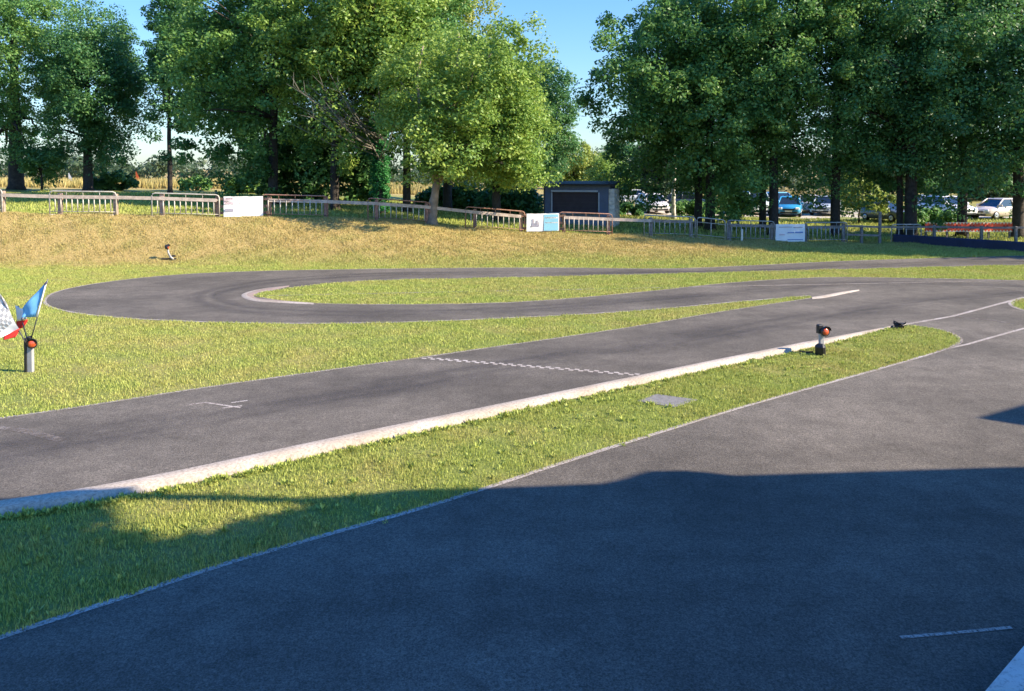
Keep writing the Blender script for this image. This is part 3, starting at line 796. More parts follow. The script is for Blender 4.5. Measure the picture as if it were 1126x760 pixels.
# right group
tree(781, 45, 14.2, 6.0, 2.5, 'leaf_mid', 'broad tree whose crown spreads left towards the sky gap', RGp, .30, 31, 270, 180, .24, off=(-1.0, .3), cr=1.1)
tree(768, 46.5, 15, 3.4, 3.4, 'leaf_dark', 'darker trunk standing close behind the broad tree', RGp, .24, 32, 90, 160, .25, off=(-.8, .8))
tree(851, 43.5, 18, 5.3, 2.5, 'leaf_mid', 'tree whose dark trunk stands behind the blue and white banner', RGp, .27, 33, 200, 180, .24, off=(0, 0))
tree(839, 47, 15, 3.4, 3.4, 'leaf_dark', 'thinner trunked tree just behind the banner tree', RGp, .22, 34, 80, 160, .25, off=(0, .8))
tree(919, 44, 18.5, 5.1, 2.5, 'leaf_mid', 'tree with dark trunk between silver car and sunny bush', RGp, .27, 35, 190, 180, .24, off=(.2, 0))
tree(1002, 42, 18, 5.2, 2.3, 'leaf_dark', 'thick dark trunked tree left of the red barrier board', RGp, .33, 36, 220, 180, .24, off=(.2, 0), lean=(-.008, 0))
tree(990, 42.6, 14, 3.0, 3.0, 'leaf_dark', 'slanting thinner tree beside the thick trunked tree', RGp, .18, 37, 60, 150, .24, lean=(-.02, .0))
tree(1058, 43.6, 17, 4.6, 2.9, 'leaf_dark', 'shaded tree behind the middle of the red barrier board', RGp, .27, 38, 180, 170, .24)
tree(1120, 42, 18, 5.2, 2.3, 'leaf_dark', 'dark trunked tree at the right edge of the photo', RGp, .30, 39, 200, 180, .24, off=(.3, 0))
tree(741, 53, 9.0, 1.4, 5.6, 'leaf_dark', 'pale birch trunk beside the white car', None, .15, 40, 18, 130, .24, bark='bark_pale')
tree(945, 53, 3.8, 1.9, .5, 'leaf_yellow', 'sunlit young tree with airy leaves behind the rails', None, .05, 41, 32, 110, .20, cr=.55, limbs=22)
tree(812, 49, 3.1, 1.3, .4, 'leaf_bright', 'small leafy sapling left of the white van', None, .05, 42, 22, 110, .20, cr=.55)
tree(46, 58, 3.6, 1.8, .9, 'leaf_mid', 'young tree between the two big left trunks', None, .07, 43, 30, 110, .24, cr=.6)
for i, (px, Y, h, rx, lab) in enumerate([(702, 98, 8.5, 4.5, 'far green tree above the small distant white car'), (752, 104, 8, 4.2, 'far green tree behind the birch'), (815, 100, 7, 4, 'far green tree above the pale van'),
        (940, 102, 8, 4.2, 'far green tree above the sunlit young tree'), (1000, 98, 8.5, 4.4, 'far green tree behind the thick trunked tree'), (1062, 104, 8.5, 4.6, 'far green tree above the white car by the barrier board'), (1118, 99, 9, 4.6, 'far green tree at the right edge beyond the car park'), (728, 92, 6, 4.2, 'far green tree just right of the pale birch'), (785, 94, 6.5, 4.4, 'far green tree behind the broad tree trunks'), (968, 92, 6, 4.2, 'far green tree behind the charcoal car'), (1032, 93, 6.5, 4.4, 'far green tree between grey blue van and white car'), (1088, 92, 6, 4.2, 'far green tree behind the cream car')]):
    tree(px, Y, h, rx, .6, 'leaf_grey' if i % 2 else 'leaf_dark', lab, 'far trees beyond the car park', .22, 90 + i, 70, 130, .42, cr=1.3)
# shrubs and hedges behind the fence
def shrub(px, Y, w, h, leaf, label, seed, clumps=40, size=.22, depth=None, name='shrub', cat='shrub', group=None):
    rng = np.random.default_rng(seed); x = (px - CX) / F * Y; z0 = zg(x, Y)
    C = np.stack([rng.uniform(-w / 2, w / 2, clumps), rng.uniform(-.5, .5, clumps) * (depth or 1.4), h * rng.random(clumps) ** .7 * .85], 1)
    C[:, 2] *= 1 - .35 * np.abs(C[:, 0] / (w / 2)) ** 2
    root = empty(name, (x, Y, z0), 0, label, cat, group)
    V = leaf_quads(C, .55 * rng.uniform(.6, 1.3, clumps) * min(1.3, h / 1.8), 130, size, rng)
    V[:, 2] = np.maximum(V[:, 2], .01)
    fast_mesh('foliage', V, np.arange(len(V)), 4, M[leaf], root)
    mb = MB(); R = random.Random(seed)
    for i in range(10):
        e = Vector(C[i]); mb.tube([(e.x * .4, e.y * .4, -.05), (e.x * .7, e.y * .7, e.z * .5), e], [.05, .03, .01], 5)
    mb.build('stem', M['bark'], root)
    return root
SG = 'dark shrubs behind the left fence'
shrub(355, 51, 7.5, 6.3, 'leaf_dark', 'big black green shrub between the banner and the ivy trunk', 51, 230, .28, 3.0, group=SG)
shrub(500, 52, 4.6, 1.9, 'leaf_dark', 'low dark hedge behind the twisted tree', 52, 80, .24, 1.4, name='hedge', cat='hedge', group=SG)
shrub(560, 50, 3.6, 2.2, 'leaf_dark', 'low dark hedge left of the kiosk', 53, 80, .24, 1.4, name='hedge', cat='hedge', group=SG)
shrub(270, 60, 2.6, 1.7, 'leaf_mid', 'shrub in the gap left of the leaning trunk', 54, 40, .26, group=SG)
shrub(125, 62, 3.0, 1.5, 'leaf_dark', 'low shrub right of the second left tree', 55, 40, .26, group=SG)
shrub(215, 66, 2.0, 1.4, 'leaf_mid', 'thin weedy shrub right of the slim trunk', 56, 16, .24, group=SG)
shrub(805, 60, 2.6, 1.5, 'leaf_mid', 'roadside shrub left of the parked van', 57, 30, .26)
shrub(762, 55, 2.6, 1.5, 'leaf_mid', 'leafy shrub in front of the dark car', 61, 34, .2)
shrub(1022, 50, 3.4, 1.3, 'leaf_mid', 'low leafy shrub left of the red barrier board', 62, 36, .2)
shrub(690, 56, 2.0, 1.0, 'leaf_dark', 'low dark shrub right of the kiosk wall', 58, 30, .22)

# far hedgerow: reads as one mass
rng_h = np.random.default_rng(77); C = []
for i in range(1200):
    px = rng_h.uniform(-260, 1500); Y = rng_h.uniform(118, 150); x = (px - CX) / F * Y
    hh = (1.6 + 1.5 * abs(math.sin(px * .021)) + 1.4 * abs(math.sin(px * .053 + 1))) * (1.0 if px < 560 else 1.9)
    C.append((x, Y, zg(x, Y) + rng_h.uniform(.2, hh)))
V = leaf_quads(np.array(C), 1.5 * rng_h.uniform(.6, 1.3, len(C)), 50, .6, rng_h)
tag(fast_mesh('distant_hedgerow', V, np.arange(len(V)), 4, M['leaf_grey']), 'distant green hedgerow beyond the dry field', kind='stuff')
# off-frame trees on the right that shade the right group and the bank
for i, (x, y, h, r) in enumerate([(34, 33.4, 20, 3.5), (41, 31.9, 25, 3.7), (49, 30.2, 30, 3.9)]):
    tree(0, y, h, r, 2.6, 'leaf_dark', 'leafy tree %s out of view to the right' % ['nearest', 'second', 'third', 'fourth', 'farthest'][i], 'trees out of view to the right', .32, 60 + i, 150, 120, .34, X=x, cr=1.3)

# ------------------------------------------------------------------ fence and barriers
def fpt(px):
    """foot of the fence line at a photo column"""
    Y = float(np.interp(px, PXK, FD)); x = (px - CX) / F * Y
    return Vector((x, Y, zg(x, Y)))

def rail_obj(mb, p, q_, z, hgt, th, dy=0.0):
    """a plank from p to q at height z above the ground"""
    a = p + Vector((0, dy, z)); b = q_ + Vector((0, dy, z))
    up = Vector((0, 0, hgt / 2)); t = (b - a).normalized(); n_ = Vector((t.y, -t.x, 0)).normalized() * th / 2
    mb.face_grid([[a - up - n_, a - up + n_, a + up + n_, a + up - n_], [b - up - n_, b - up + n_, b + up + n_, b + up - n_]])

POSTS_L = [3, 66, 127, 178, 239, 296, 358, 414, 469, 522, 573, 620, 669]
POSTS_R = [716, 760, 802, 849, 886, 928]
def make_fence(posts, label, post_m, rail_m, segs, zr=.80, post_h=1.0):
    p0 = fpt(posts[0]); root = empty('wooden_fence', p0, 0, label, 'fence', 'post and rail fences along the bank')
    for i, px in enumerate(posts):
        p = fpt(px) - p0; r_ = random.Random(px)
        hh = post_h + r_.uniform(-.05, .06)
        MB().box((p.x, p.y, p.z + hh / 2 - .1), (.17 + r_.uniform(-.02, .02), .15, hh + .2), r_.uniform(-.1, .1), bev=.02).build('post', M[post_m(px)], root)
    for (a, b) in segs:
        mb = MB(); k = max(1, int(abs(b - a) / 60))
        for s in range(k):
            rail_obj(mb, fpt(a + (b - a) * s / k) - p0, fpt(a + (b - a) * (s + 1) / k) - p0, zr, .15, .05, -.12)
        mb.build('rail', M[rail_m], root)
    return root
make_fence(POSTS_L, 'weathered wooden post and rail fence along the dry bank top', lambda p: 'brownwood' if p in (239, 296, 573, 620) else ('postwood' if p < 200 else 'rust'), 'pinkwood',
           [(3, 66), (66, 127), (127, 178), (178, 239), (296, 358), (358, 414), (414, 469), (469, 522), (522, 573), (620, 669), (669, 716)])
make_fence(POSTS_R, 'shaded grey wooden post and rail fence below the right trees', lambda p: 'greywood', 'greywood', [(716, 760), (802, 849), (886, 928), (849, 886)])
def cross_rails(a, b):
    return [(a, b)]
BG = 'metal crowd barriers lined along the fence'
def barrier(px0, px1, label, m, bars=10, hgt=1.05, dy=-.12, plank=None):
    a = fpt(px0); b = fpt(px1)
    root = empty('metal_barrier', a, 0, label, 'barrier', BG)
    o = Vector((0, dy, 0)); q_ = b - a + o; r = .029; c = .14
    t = (q_ - o); t.z = 0; L_ = t.length; t.normalize(); slope = (b.z - a.z)
    def P(u, z): return o + t * u + Vector((0, 0, z + slope * u / L_))
    MB().tube([P(0, .0), P(0, hgt - c), P(c * .3, hgt - c * .3), P(c, hgt), P(L_ - c, hgt), P(L_ - c * .3, hgt - c * .3), P(L_, hgt - c), P(L_, 0)], r, 8).build('frame', M[m], root)
    mb = MB(); mb.tube([P(0, .16), P(L_, .16)], .016, 6); mb.build('bottom_tube', M[m], root)
    mb = MB(); mb.tube([P(0, hgt - .24), P(L_, hgt - .24)], .016, 6); mb.build('upper_tube', M[m], root)
    for k in range(1, bars + 1):
        u = L_ * k / (bars + 1)
        MB().tube([P(u, .16), P(u, hgt - .24)], .024, 6).build('bar', M['galv' if m == 'rust' else m], root)
    for k in range(1, 4):
        u = L_ * k / 4
        MB().tube([P(u, hgt - .24), P(u, hgt)], .012, 6).build('strut', M[m], root)
    for u in (.15, L_ - .15):
        MB().box(P(u, .02), (.06, .5, .04)).build('foot', M[m], root)
    return root
barrier(-58, 4, 'pale crowd barrier cut by the left edge of the photo', 'galv')
barrier(56, 129, 'pale galvanised crowd barrier second from the left', 'galv', 11)
barrier(168, 242, 'pale galvanised crowd barrier left of the plain white banner', 'galv', 11)
barrier(289, 361, 'rusty crowd barrier right of the plain white banner', 'rust', 10)
barrier(405, 473, 'rusty crowd barrier in front of the twisted tree trunk', 'rust', 10)
barrier(512, 577, 'rusty crowd barrier left of the light blue and white banner', 'rust', 10)
barrier(615, 673, 'rusty crowd barrier in front of the dark kiosk', 'rust', 10)
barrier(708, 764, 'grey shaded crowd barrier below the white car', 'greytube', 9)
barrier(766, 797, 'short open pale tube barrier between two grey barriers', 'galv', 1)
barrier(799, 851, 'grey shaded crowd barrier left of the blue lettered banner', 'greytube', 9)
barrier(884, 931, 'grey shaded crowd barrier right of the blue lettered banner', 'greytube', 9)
barrier(984, 1017, 'short pale tube barrier above the end of the navy wall', 'galv', 3, hgt=.95, dy=.3)
# bright little post in the shaded barrier
p = fpt(815) + Vector((0, -.2, 0))
mb = MB().box((0, 0, .3), (.10, .08, .6), bev=.015)
r_ = mb.build('marker_post', M['white_paint'], None, p); tag(r_, 'short cream marker post in front of a grey barrier', 'post')
# open rails on the far right
pR = fpt(930); rr_ = empty('wooden_fence', pR, 0, 'open dark rail fence with a tall post at the sunny bush', 'fence', 'post and rail fences along the bank')
for px, hh in ((948, .95), (968, 1.65), (1028, .95), (1080, .95), (1118, .95)):
    q_ = fpt(px) - pR
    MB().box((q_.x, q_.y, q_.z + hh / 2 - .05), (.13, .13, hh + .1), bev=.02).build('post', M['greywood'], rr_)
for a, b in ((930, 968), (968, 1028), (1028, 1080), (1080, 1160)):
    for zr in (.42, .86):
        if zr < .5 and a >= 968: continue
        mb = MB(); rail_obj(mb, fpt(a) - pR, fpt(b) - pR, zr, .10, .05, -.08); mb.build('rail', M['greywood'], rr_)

# ------------------------------------------------------------------ banners
def banner(px0, px1, zt, zb, label, extras, base='banner_white', dy=-.2):
    a = fpt(px0) ; b = fpt(px1); z0 = (a.z + b.z) / 2
    t = Vector((b.x - a.x, b.y - a.y, 0)); W_ = t.length; ang = math.atan2(t.y, t.x)
    root = empty('banner', (a.x, a.y + dy, z0), ang, label, 'banner', 'banners tied to the fence')
    mb = MB(); n = 12; rows = []
    for j in range(5):
        zz = zb + (zt - zb) * j / 4
        rows.append([Vector((W_ * i / n, .012 * math.sin(i * 1.3 + j), zz - (.012 if i in (3, 8) and j == 4 else 0))) for i in range(n + 1)])
    front = [r for r in rows]
    mb.face_grid(front, close=False, smooth=True)
    mb.face_grid([[p + Vector((0, .012, 0)) for p in r] for r in rows], close=False, smooth=True)
    mb.build('sheet', M[base], root)
    for nm, m, u0, u1, v0, v1 in extras:
        MB().box((W_ * (u0 + u1) / 2, -.021, zb + (zt - zb) * (v0 + v1) / 2), (W_ * (u1 - u0), .004, (zt - zb) * (v1 - v0))).build(nm, M[m], root)
    for u in (.02, W_ - .02):
        for zz in (zt - .03, zb + .03):
            MB().tube([(u, 0, zz), (u, .16, zz)], .008, 5).build('tie', M['greytube'], root)
    # side planks behind
    return root
banner(247.5, 290.5, .98, .05, 'plain white banner with a faded printed block at its left', [
    ('print_block', 'banner_pink', .01, .26, .62, .97), ('print_block', 'banner_white', .02, .25, .72, .80), ('print_line', 'print_grey', .05, .22, .86, .91), ('print_line', 'print_grey', .04, .2, .66, .70),
    ('print_line', 'print_grey', .03, .25, .26, .40), ('print_line', 'banner_pink', .27, .60, .84, .86), ('print_line', 'banner_pink', .30, .45, .66, .68)])
banner(579, 614.5, .97, .10, 'banner half white with grey emblem and half light blue', [
    ('blue_panel', 'banner_blue', .53, .97, .03, .95), ('print_line', 'banner_white', .56, .96, .72, .80), ('print_line', 'banner_white', .56, .96, .45, .51),
    ('emblem', 'print_grey', .14, .39, .26, .34), ('emblem', 'print_grey', .16, .22, .34, .70), ('emblem', 'print_grey', .235, .27, .34, .48), ('emblem', 'print_grey', .29, .345, .34, .62), ('emblem', 'print_grey', .355, .385, .34, .52)])
banner(852, 884, .95, .02, 'white banner with blue lettering below the right trees', [
    ('print_line', 'print_grey', .10, .55, .82, .85), ('print_line', 'print_grey', .60, .92, .80, .83), ('print_line', 'print_blue', .40, .62, .50, .56), ('print_line', 'print_blue', .66, .93, .50, .57), ('print_line', 'print_blue', .40, .93, .12, .16), ('print_line', 'banner_pink', .12, .30, .38, .46)])
# short plank panels either side of the first two banners
for px, label in ((243.7, 'short plank panel left of the plain white banner'), (293.3, 'short plank panel right of the plain white banner'), (576.5, 'short plank panel left of the light blue banner'), (617, 'short plank panel right of the light blue banner')):
    p = fpt(px); root = empty('plank_panel', p + Vector((0, -.05, 0)), 0, label, 'fence panel', 'plank panels beside banners')
    for zr in (.22, .52, .86):
        MB().box((0, 0, zr), (.30, .05, .12)).build('plank', M['brownwood'], root)

# ------------------------------------------------------------------ kiosk
def kiosk():
    Y = 44.5; xl = (597 - CX) / F * Y; xr = (671 - CX) / F * Y; W_ = xr - xl; x = (xl + xr) / 2
    z0 = at(634, 256, Y).z; top = at(634, 203.5, Y).z; hh = top - z0
    root = empty('kiosk', (x, Y, z0), rad(-14), 'dark slate kiosk with a closed brown serving hatch', 'kiosk')
    D = 2.6; hw = W_ / 2
    # front wall with opening (four pieces), rear, left
    ox0, ox1 = -hw + .52, hw - .68; oz0, oz1 = hh - 1.62, hh - .42
    mb = MB()
    mb.box(((-hw + ox0) / 2, .06, (hh + 1.15) / 2), (ox0 + hw, .12, hh - 1.15)); mb.box(((ox1 + hw) / 2, .06, (hh + 1.15) / 2), (hw - ox1, .12, hh - 1.15))
    mb.box(((ox0 + ox1) / 2, .06, (hh + oz1) / 2), (ox1 - ox0, .118, hh - oz1))
    mb.box((0, D - .06, hh / 2), (W_, .12, hh)); mb.box((-hw + .06, D / 2, hh / 2), (.118, D - .26, hh))
    mb.build('wall', M['kiosk'], root)
    mb = MB()
    mb.box((0, .05, oz0 / 2 - .0), (ox1 - ox0, .14, oz0)); mb.box(((-hw + ox0) / 2, .05, 1.15 / 2), (ox0 + hw, .14, 1.15)); mb.box(((ox1 + hw) / 2, .05, 1.15 / 2), (hw - ox1, .14, 1.15))
    mb.build('lower_wall', M['kiosk_low'], root)
    mb = MB()
    rs = random.Random(2)
    mb.box((hw + .08, D / 2 + .03, hh * .46), (.34, D + .12, hh * .92), bev=.03)
    for k in range(26):
        mb.box((hw + .255, rs.uniform(.15, D - .1), rs.uniform(.1, hh * .88)), (.05, rs.uniform(.18, .4), rs.uniform(.1, .2)), bev=.03)
    for k in range(9):
        mb.box((hw + .08, -.035, .12 + k * hh * .1), (rs.uniform(.24, .34), .05, hh * .085), bev=.02)
    mb.build('stone_side_wall', M['stone'], root)
    sh = MB().box(((ox0 + ox1) / 2, .10, (oz0 + oz1) / 2), (ox1 - ox0, .05, oz1 - oz0)); s_ = sh.build('shutter', M['shutter'], root)
    mb = MB()
    for k in range(1, 6): mb.box(((ox0 + ox1) / 2, .07, oz0 + (oz1 - oz0) * k / 6), (ox1 - ox0 - .02, .012, .014))
    mb.build('shutter_rib', M['black'], s_)
    MB().box(((ox0 + ox1) / 2 - .05, -.03, oz1 + .07), (ox1 - ox0 + .05, .1, .10)).build('lintel', M['trim'], root)
    for xx in (ox0 - .03, ox1 + .03):
        MB().box((xx, -.012, (oz0 + oz1) / 2 + .03), (.07, .04, oz1 - oz0 - .08)).build('jamb', M['trim'], root)
    MB().box((-hw + .10, -.30, hh * .48), (.07, .07, hh * .94)).build('gutter_pipe', M['black'], root)
    MB().box(((ox0 + ox1) / 2, -.10, oz0 + .0), (ox1 - ox0 + .3, .26, .05)).build('counter', M['trim'], root)
    mb = MB()
    n = 40; rows = []
    for y_, z_ in ((-.30, hh + .06), (D + .15, hh + .20)):
        rows.append([Vector((-hw - .15 + (W_ + .42) * i / n, y_, z_ + .025 * (i % 2))) for i in range(n + 1)])
    mb.face_grid(rows, close=False); mb.face_grid([[p + Vector((0, 0, -.05)) for p in r] for r in rows], close=False)
    mb.box((.06, -.28, hh + .03), (W_ + .40, .04, .07))
    mb.build('roof', M['roof'], root)
kiosk()

# ------------------------------------------------------------------ cars
def car(px, Y, rz, label, col, van=False, cname='car paint', sc=1.0, group='cars parked beyond the fence', cat='car', plate=True):
    x = (px - CX) / F * Y; z = zg(x, Y) + .02
    root = empty('parked_van' if van else 'parked_car', (x, Y, z), rz, label, cat, group)
    root.scale = (sc, sc, sc)
    pm = paint(cname, col)
    hw = .87 if not van else .92
    st = ([(-2.02, .62, .36, .56), (-1.97, .74, .30, .66), (-1.75, .84, .24, .77), (-1.05, .87, .21, .93), (0, .88, .2, .96), (1.4, .87, .22, .99), (1.85, .82, .26, .97), (1.98, .74, .34, .86)] if not van else
          [(-2.2, .74, .36, .74), (-2.12, .86, .28, .92), (-1.8, .91, .24, 1.08), (-1.3, .92, .22, 1.16), (0, .92, .22, 1.18), (2.1, .91, .24, 1.18), (2.25, .88, .3, 1.1)])
    rings = []
    for y, w, zb, zt in st:
        c = .10
        rings.append([Vector(p) for p in ((-w + c, y, zb), (w - c, y, zb), (w, y, zb + c), (w * 1.01, y, (zb + zt) / 2), (w - .02, y, zt - c), (w - c * 1.4, y, zt), (-w + c * 1.4, y, zt), (-w + .02, y, zt - c), (-w * 1.01, y, (zb + zt) / 2), (-w, y, zb + c))])
    mb = MB().face_grid(rings, smooth=True)
    # roof and pillars in body colour
    if van: base = (-1.42, 2.2, .84, 1.10); topc = (-.75, 2.12, .74, 1.88)
    else: base = (-1.12, 1.86, .80, .92); topc = (-.30, 1.30, .62, 1.46)
    (b0, b1, bw, bz), (t0, t1, tw, tz) = base, topc
    crn = [((-bw, b0, bz), (-tw, t0, tz)), ((bw, b0, bz), (tw, t0, tz)), ((-bw, b1, bz), (-tw, t1, tz)), ((bw, b1, bz), (tw, t1, tz))]
    for p, q_ in crn: mb.tube([p, q_], [.055, .05], 6)
    ym = (b0 + b1) / 2 + .1
    for s in (-1, 1): mb.tube([(s * (bw + .0), ym, bz), (s * (tw + .01), ym, tz)], .04, 6)
    mb.face_grid([[Vector((-tw - .03, t0 - .05, tz - .02)), Vector((tw + .03, t0 - .05, tz - .02)), Vector((tw + .03, t1 + .05, tz - .02)), Vector((-tw - .03, t1 + .05, tz - .02))],
                  [Vector((-tw + .06, t0 + .10, tz + .055)), Vector((tw - .06, t0 + .10, tz + .055)), Vector((tw - .06, t1 - .08, tz + .055)), Vector((-tw + .06, t1 - .08, tz + .055))]])
    mb.build('body', pm, root)
    gq = MB().face_grid([[Vector((-bw + .01, b0 + .02, bz - .03)), Vector((bw - .01, b0 + .02, bz - .03)), Vector((bw - .01, b1 - .02, bz - .03)), Vector((-bw + .01, b1 - .02, bz - .03))],
                         [Vector((-tw + .01, t0 + .02, tz - .01)), Vector((tw - .01, t0 + .02, tz - .01)), Vector((tw - .01, t1 - .02, tz - .01)), Vector((-tw + .01, t1 - .02, tz - .01))]])
    gq.build('windows', M['glass'], root)
    yf = st[0][0]; zl = .66 if not van else .84
    for s in (-1, 1):
        MB().box((s * (.60 if not van else .7), yf + .09, zl), (.30, .16, .15), rz=s * .35, bev=.04).build('headlight', M['headlamp'], root)
        MB().box((s * (bw + .13), b0 + .22, bz + .10), (.17, .10, .13), bev=.03).build('mirror', pm, root)
    MB().box((0, yf + .01, .56 if not van else .66), (.80, .06, .12), bev=.015).build('grille', M['black'], root)
    MB().box((0, yf + .015, .34), (1.2, .09, .12), bev=.02).build('bumper', M['black'], root)
    if plate: MB().box((0, yf - .035, .44), (.50, .02, .11)).build('number_plate', M['plate'], root)
    for s in (-1, 1):
        for yw in ((-1.28, 1.22) if not van else (-1.4, 1.35)):
            w = MB().lathe((s * (hw - .10), yw, .31), (s, 0, 0), [(.18, -.1), (.29, -.1), (.31, -.06), (.31, .07), (.29, .11), (.21, .11)], 18).build('wheel', M['tyre'], root)
            MB().lathe((s * (hw - .10), yw, .31), (s, 0, 0), [(.02, .10), (.10, .125), (.205, .115), (.205, .09)], 14).build('rim', M['rim'], w)
    return root
car(717, 60, rad(8), 'white hatchback facing the fence beside the pale birch', (.72, .70, .70), cname='white car paint')
car(757, 64, rad(75), 'dark car half hidden behind the birch trunk', (.03, .04, .05), cname='dark car paint')
car(829, 61, rad(6), 'pale green white van left of the banner tree trunks', (.58, .66, .64), True, 'pale van paint', .92, cat='van')
car(868.5, 59.5, rad(-22), 'bright blue hatchback facing the fence', (.035, .26, .48), cname='bright blue paint')
car(856, 64, rad(10), 'light blue car tucked behind the bright blue hatchback', (.16, .42, .62), cname='light blue paint', sc=1.05)
car(889, 64, rad(160), 'pinkish white car just right of the blue hatchback', (.66, .58, .58), cname='pinkish white paint')
car(909, 60.5, rad(-35), 'silver grey car with rounded back beside dark trunk', (.36, .40, .46), cname='silver paint')
car(975, 54, rad(20), 'charcoal car beyond the tall rail post', (.10, .11, .12), cname='charcoal paint', sc=.92)
car(1014, 60, rad(-15), 'grey blue van behind the thick trunked tree', (.24, .33, .42), True, 'grey blue paint', .8, cat='van')
car(1041, 57, rad(12), 'white car above the left half of the red barrier board', (.78, .77, .76), cname='clean white paint', sc=1.05)
car(1098, 56, rad(-70), 'cream car above the right end of the red barrier board', (.62, .52, .42), cname='cream paint')
car(700, 78, rad(80), 'small distant white car right of the kiosk', (.70, .70, .68), cname='distant white paint')

# ------------------------------------------------------------------ red barrier board, navy wall
def red_board():
    Y = 42.0; a = at(1017, 251, Y); b = at(1113, 252.5, Y); W_ = b.x - a.x; zc = (a.z + b.z) / 2
    x = (a.x + b.x) / 2; z0 = zg(x, Y); zc += .10 - z0
    root = empty('barrier_board', (x, Y, z0), 0, 'long red barrier board with zigzag white edges above the rails', 'barrier board')
    MB().box((0, 0, zc), (W_, .03, .52)).build('board', M['red_board'], root)
    n = 26; s = W_ / n
    for sg in (1, -1):
        mb = MB()
        for i in range(n):
            x0 = -W_ / 2 + s * i
            mb.face_grid([[(x0, -.0185, zc + sg * .262), (x0 + s, -.0185, zc + sg * .262)], [(x0 + s * .49, -.0185, zc + sg * .15), (x0 + s * .51, -.0185, zc + sg * .15)]], close=False)
        mb.build('white_zigzag', M['white_paint'], root)
    mb = MB()
    for i in range(n):
        if i in (1, 9, 10, 14, 17, 24) or i % 5 == 3:
            x0 = -W_ / 2 + s * (i + .5)
            mb.poly([(x0 - s * .55, -.019, zc), (x0, -.019, zc - .13), (x0 + s * .55, -.019, zc), (x0, -.019, zc + .13)])
    mb.build('dark_diamond', M['darkred'], root)
    for k in range(5):
        MB().box((-W_ / 2 + .1 + (W_ - .2) * k / 4, .07, (zc + .2) / 2), (.09, .09, zc + .2)).build('post', M['greywood'], root)
red_board()
a = g(983, 267.5); b = g(1126, 277.5); c = b + (b - a) * .5
rings = []
for p in (a, a.lerp(b, .5), b, c):
    rings.append([p + Vector((0, -.02, 0)), p + Vector((0, .0, .40)), p + Vector((.02, .05, .46)), p + Vector((.05, .22, .46)), p + Vector((.06, .3, 0))])
tag(MB().face_grid(rings).build('low_wall', M['navy']), 'low dark navy padded wall at the right edge of the track', 'wall')

# ------------------------------------------------------------------ marshal lamps, flags
def lamp_head(root, c, r, dirv, name='lamp_head'):
    d = Vector(dirv).normalized(); c = Vector(c)
    h = MB().lathe(c, d, [(.3 * r, -.95 * r), (.8 * r, -.8 * r), (1.05 * r, -.2 * r), (1.12 * r, .25 * r), (1.0 * r, .3 * r), (.85 * r, .22 * r)], 20).build(name, M['black'], root)
    MB().lathe(c, d, [(.88 * r, .18 * r), (.8 * r, .38 * r), (.5 * r, .56 * r), (.05 * r, .63 * r)], 20).build('lens', M['lens'], h)
    # visor
    mb = MB(); rows = []
    up = Vector((0, 0, 1)); sd = d.cross(up).normalized(); u2 = sd.cross(d)
    for k, ex in ((0, .25), (1, .75)):
        rows.append([c + d * r * ex + (sd * math.cos(a_) + u2 * math.sin(a_)) * r * 1.13 for a_ in np.linspace(.15, math.pi - .15, 9)])
    mb.face_grid(rows, close=False, smooth=True); mb.face_grid([[p + u2 * .008 for p in r_] for r_ in rows], close=False, smooth=True)
    mb.build('visor', M['black'], h)
    return h
# left lamp with the flags
pL = g(33, 409)
root = empty('marshal_lamp', pL, 0, 'grey marshal lamp post with orange lens holding flags on the left lawn', 'marshal lamp', 'marshal lamps beside the track')
MB().box((.015, 0, .26), (.095, .07, .56), bev=.012).build('post', M['pvc'], root)
MB().box((-.055, .0, .30), (.05, .09, .62), bev=.01).build('back_box', M['black'], root)
lamp_head(root, (.085, -.06, .52), .078, (.35, -1, .02))
MB().tube([(-.05, 0, .60), (.03, .0, .62)], .03, 8).build('flag_socket', M['black'], root)

def flag(label, base, tip, cloths, group='marshal flags in the lamp post'):
    root = empty('marshal_flag', base, 0, label, 'flag', group)
    base = Vector(base)
    MB().tube([Vector((0, 0, -.06)), Vector(tip) - base], [.011, .009], 8).build('pole', M['pole'], root)
    for nm, m, quad in cloths:
        q4 = [Vector(p) - base for p in quad]; rows = []
        for j in range(7):
            v = j / 6; rows.append([])
            for i in range(9):
                u = i / 8
                p = q4[0].lerp(q4[1], u).lerp(q4[3].lerp(q4[2], u), v)
                p = p + Vector((0, .03 * math.sin(u * 7 + v * 3) * u, 0)); rows[-1].append(p)
        mb = MB().face_grid(rows, close=False, smooth=True)
        o = mb.build(nm, M[m], root)
        so = o.modifiers.new('thick', 'SOLIDIFY'); so.thickness = .004
    return root
YL = pL.y
def A(px, py, dy=0.0): return at(px, py, YL + dy)
flag('light blue flag with dark tip leaning right from the lamp post', A(33.5, 372), A(52.5, 307), [
    ('cloth', 'flag_blue', [A(50, 311, -.02), A(24, 339, -.05), A(24.5, 349.5, -.05), A(39, 348.5, -.02)]),
    ('cloth_tip', 'flag_navy', [A(52, 307.5, -.03), A(48, 313.5, -.06), A(49, 314.5, -.05), A(51.6, 312, -.03)]),
    ('cloth_edge', 'flag_white', [A(52.3, 309, -.02), A(50.4, 311, -.02), A(39.6, 349, -.02), A(41.4, 349, -.02)])])
flag('red and white flag hanging furled behind the blue flag', A(30.5, 372.5, .03), A(20, 336, .12), [
    ('white_cloth', 'flag_white', [A(17, 336, .1), A(25, 340, .08), A(30, 351, .08), A(19, 353, .1)]),
    ('red_cloth', 'flag_red', [A(17.5, 353.5, .1), A(30, 351.4, .08), A(27, 359, .08), A(20, 363, .1)])])
fl = flag('white and grey chequered flag with red hem leaning left', A(28, 373, -.04), A(-3, 319, -.04), [
    ('red_hem', 'flag_red', [A(4, 370, -.12), A(21.5, 361.2, -.06), A(17, 371, -.08), A(3.5, 374, -.14)])])
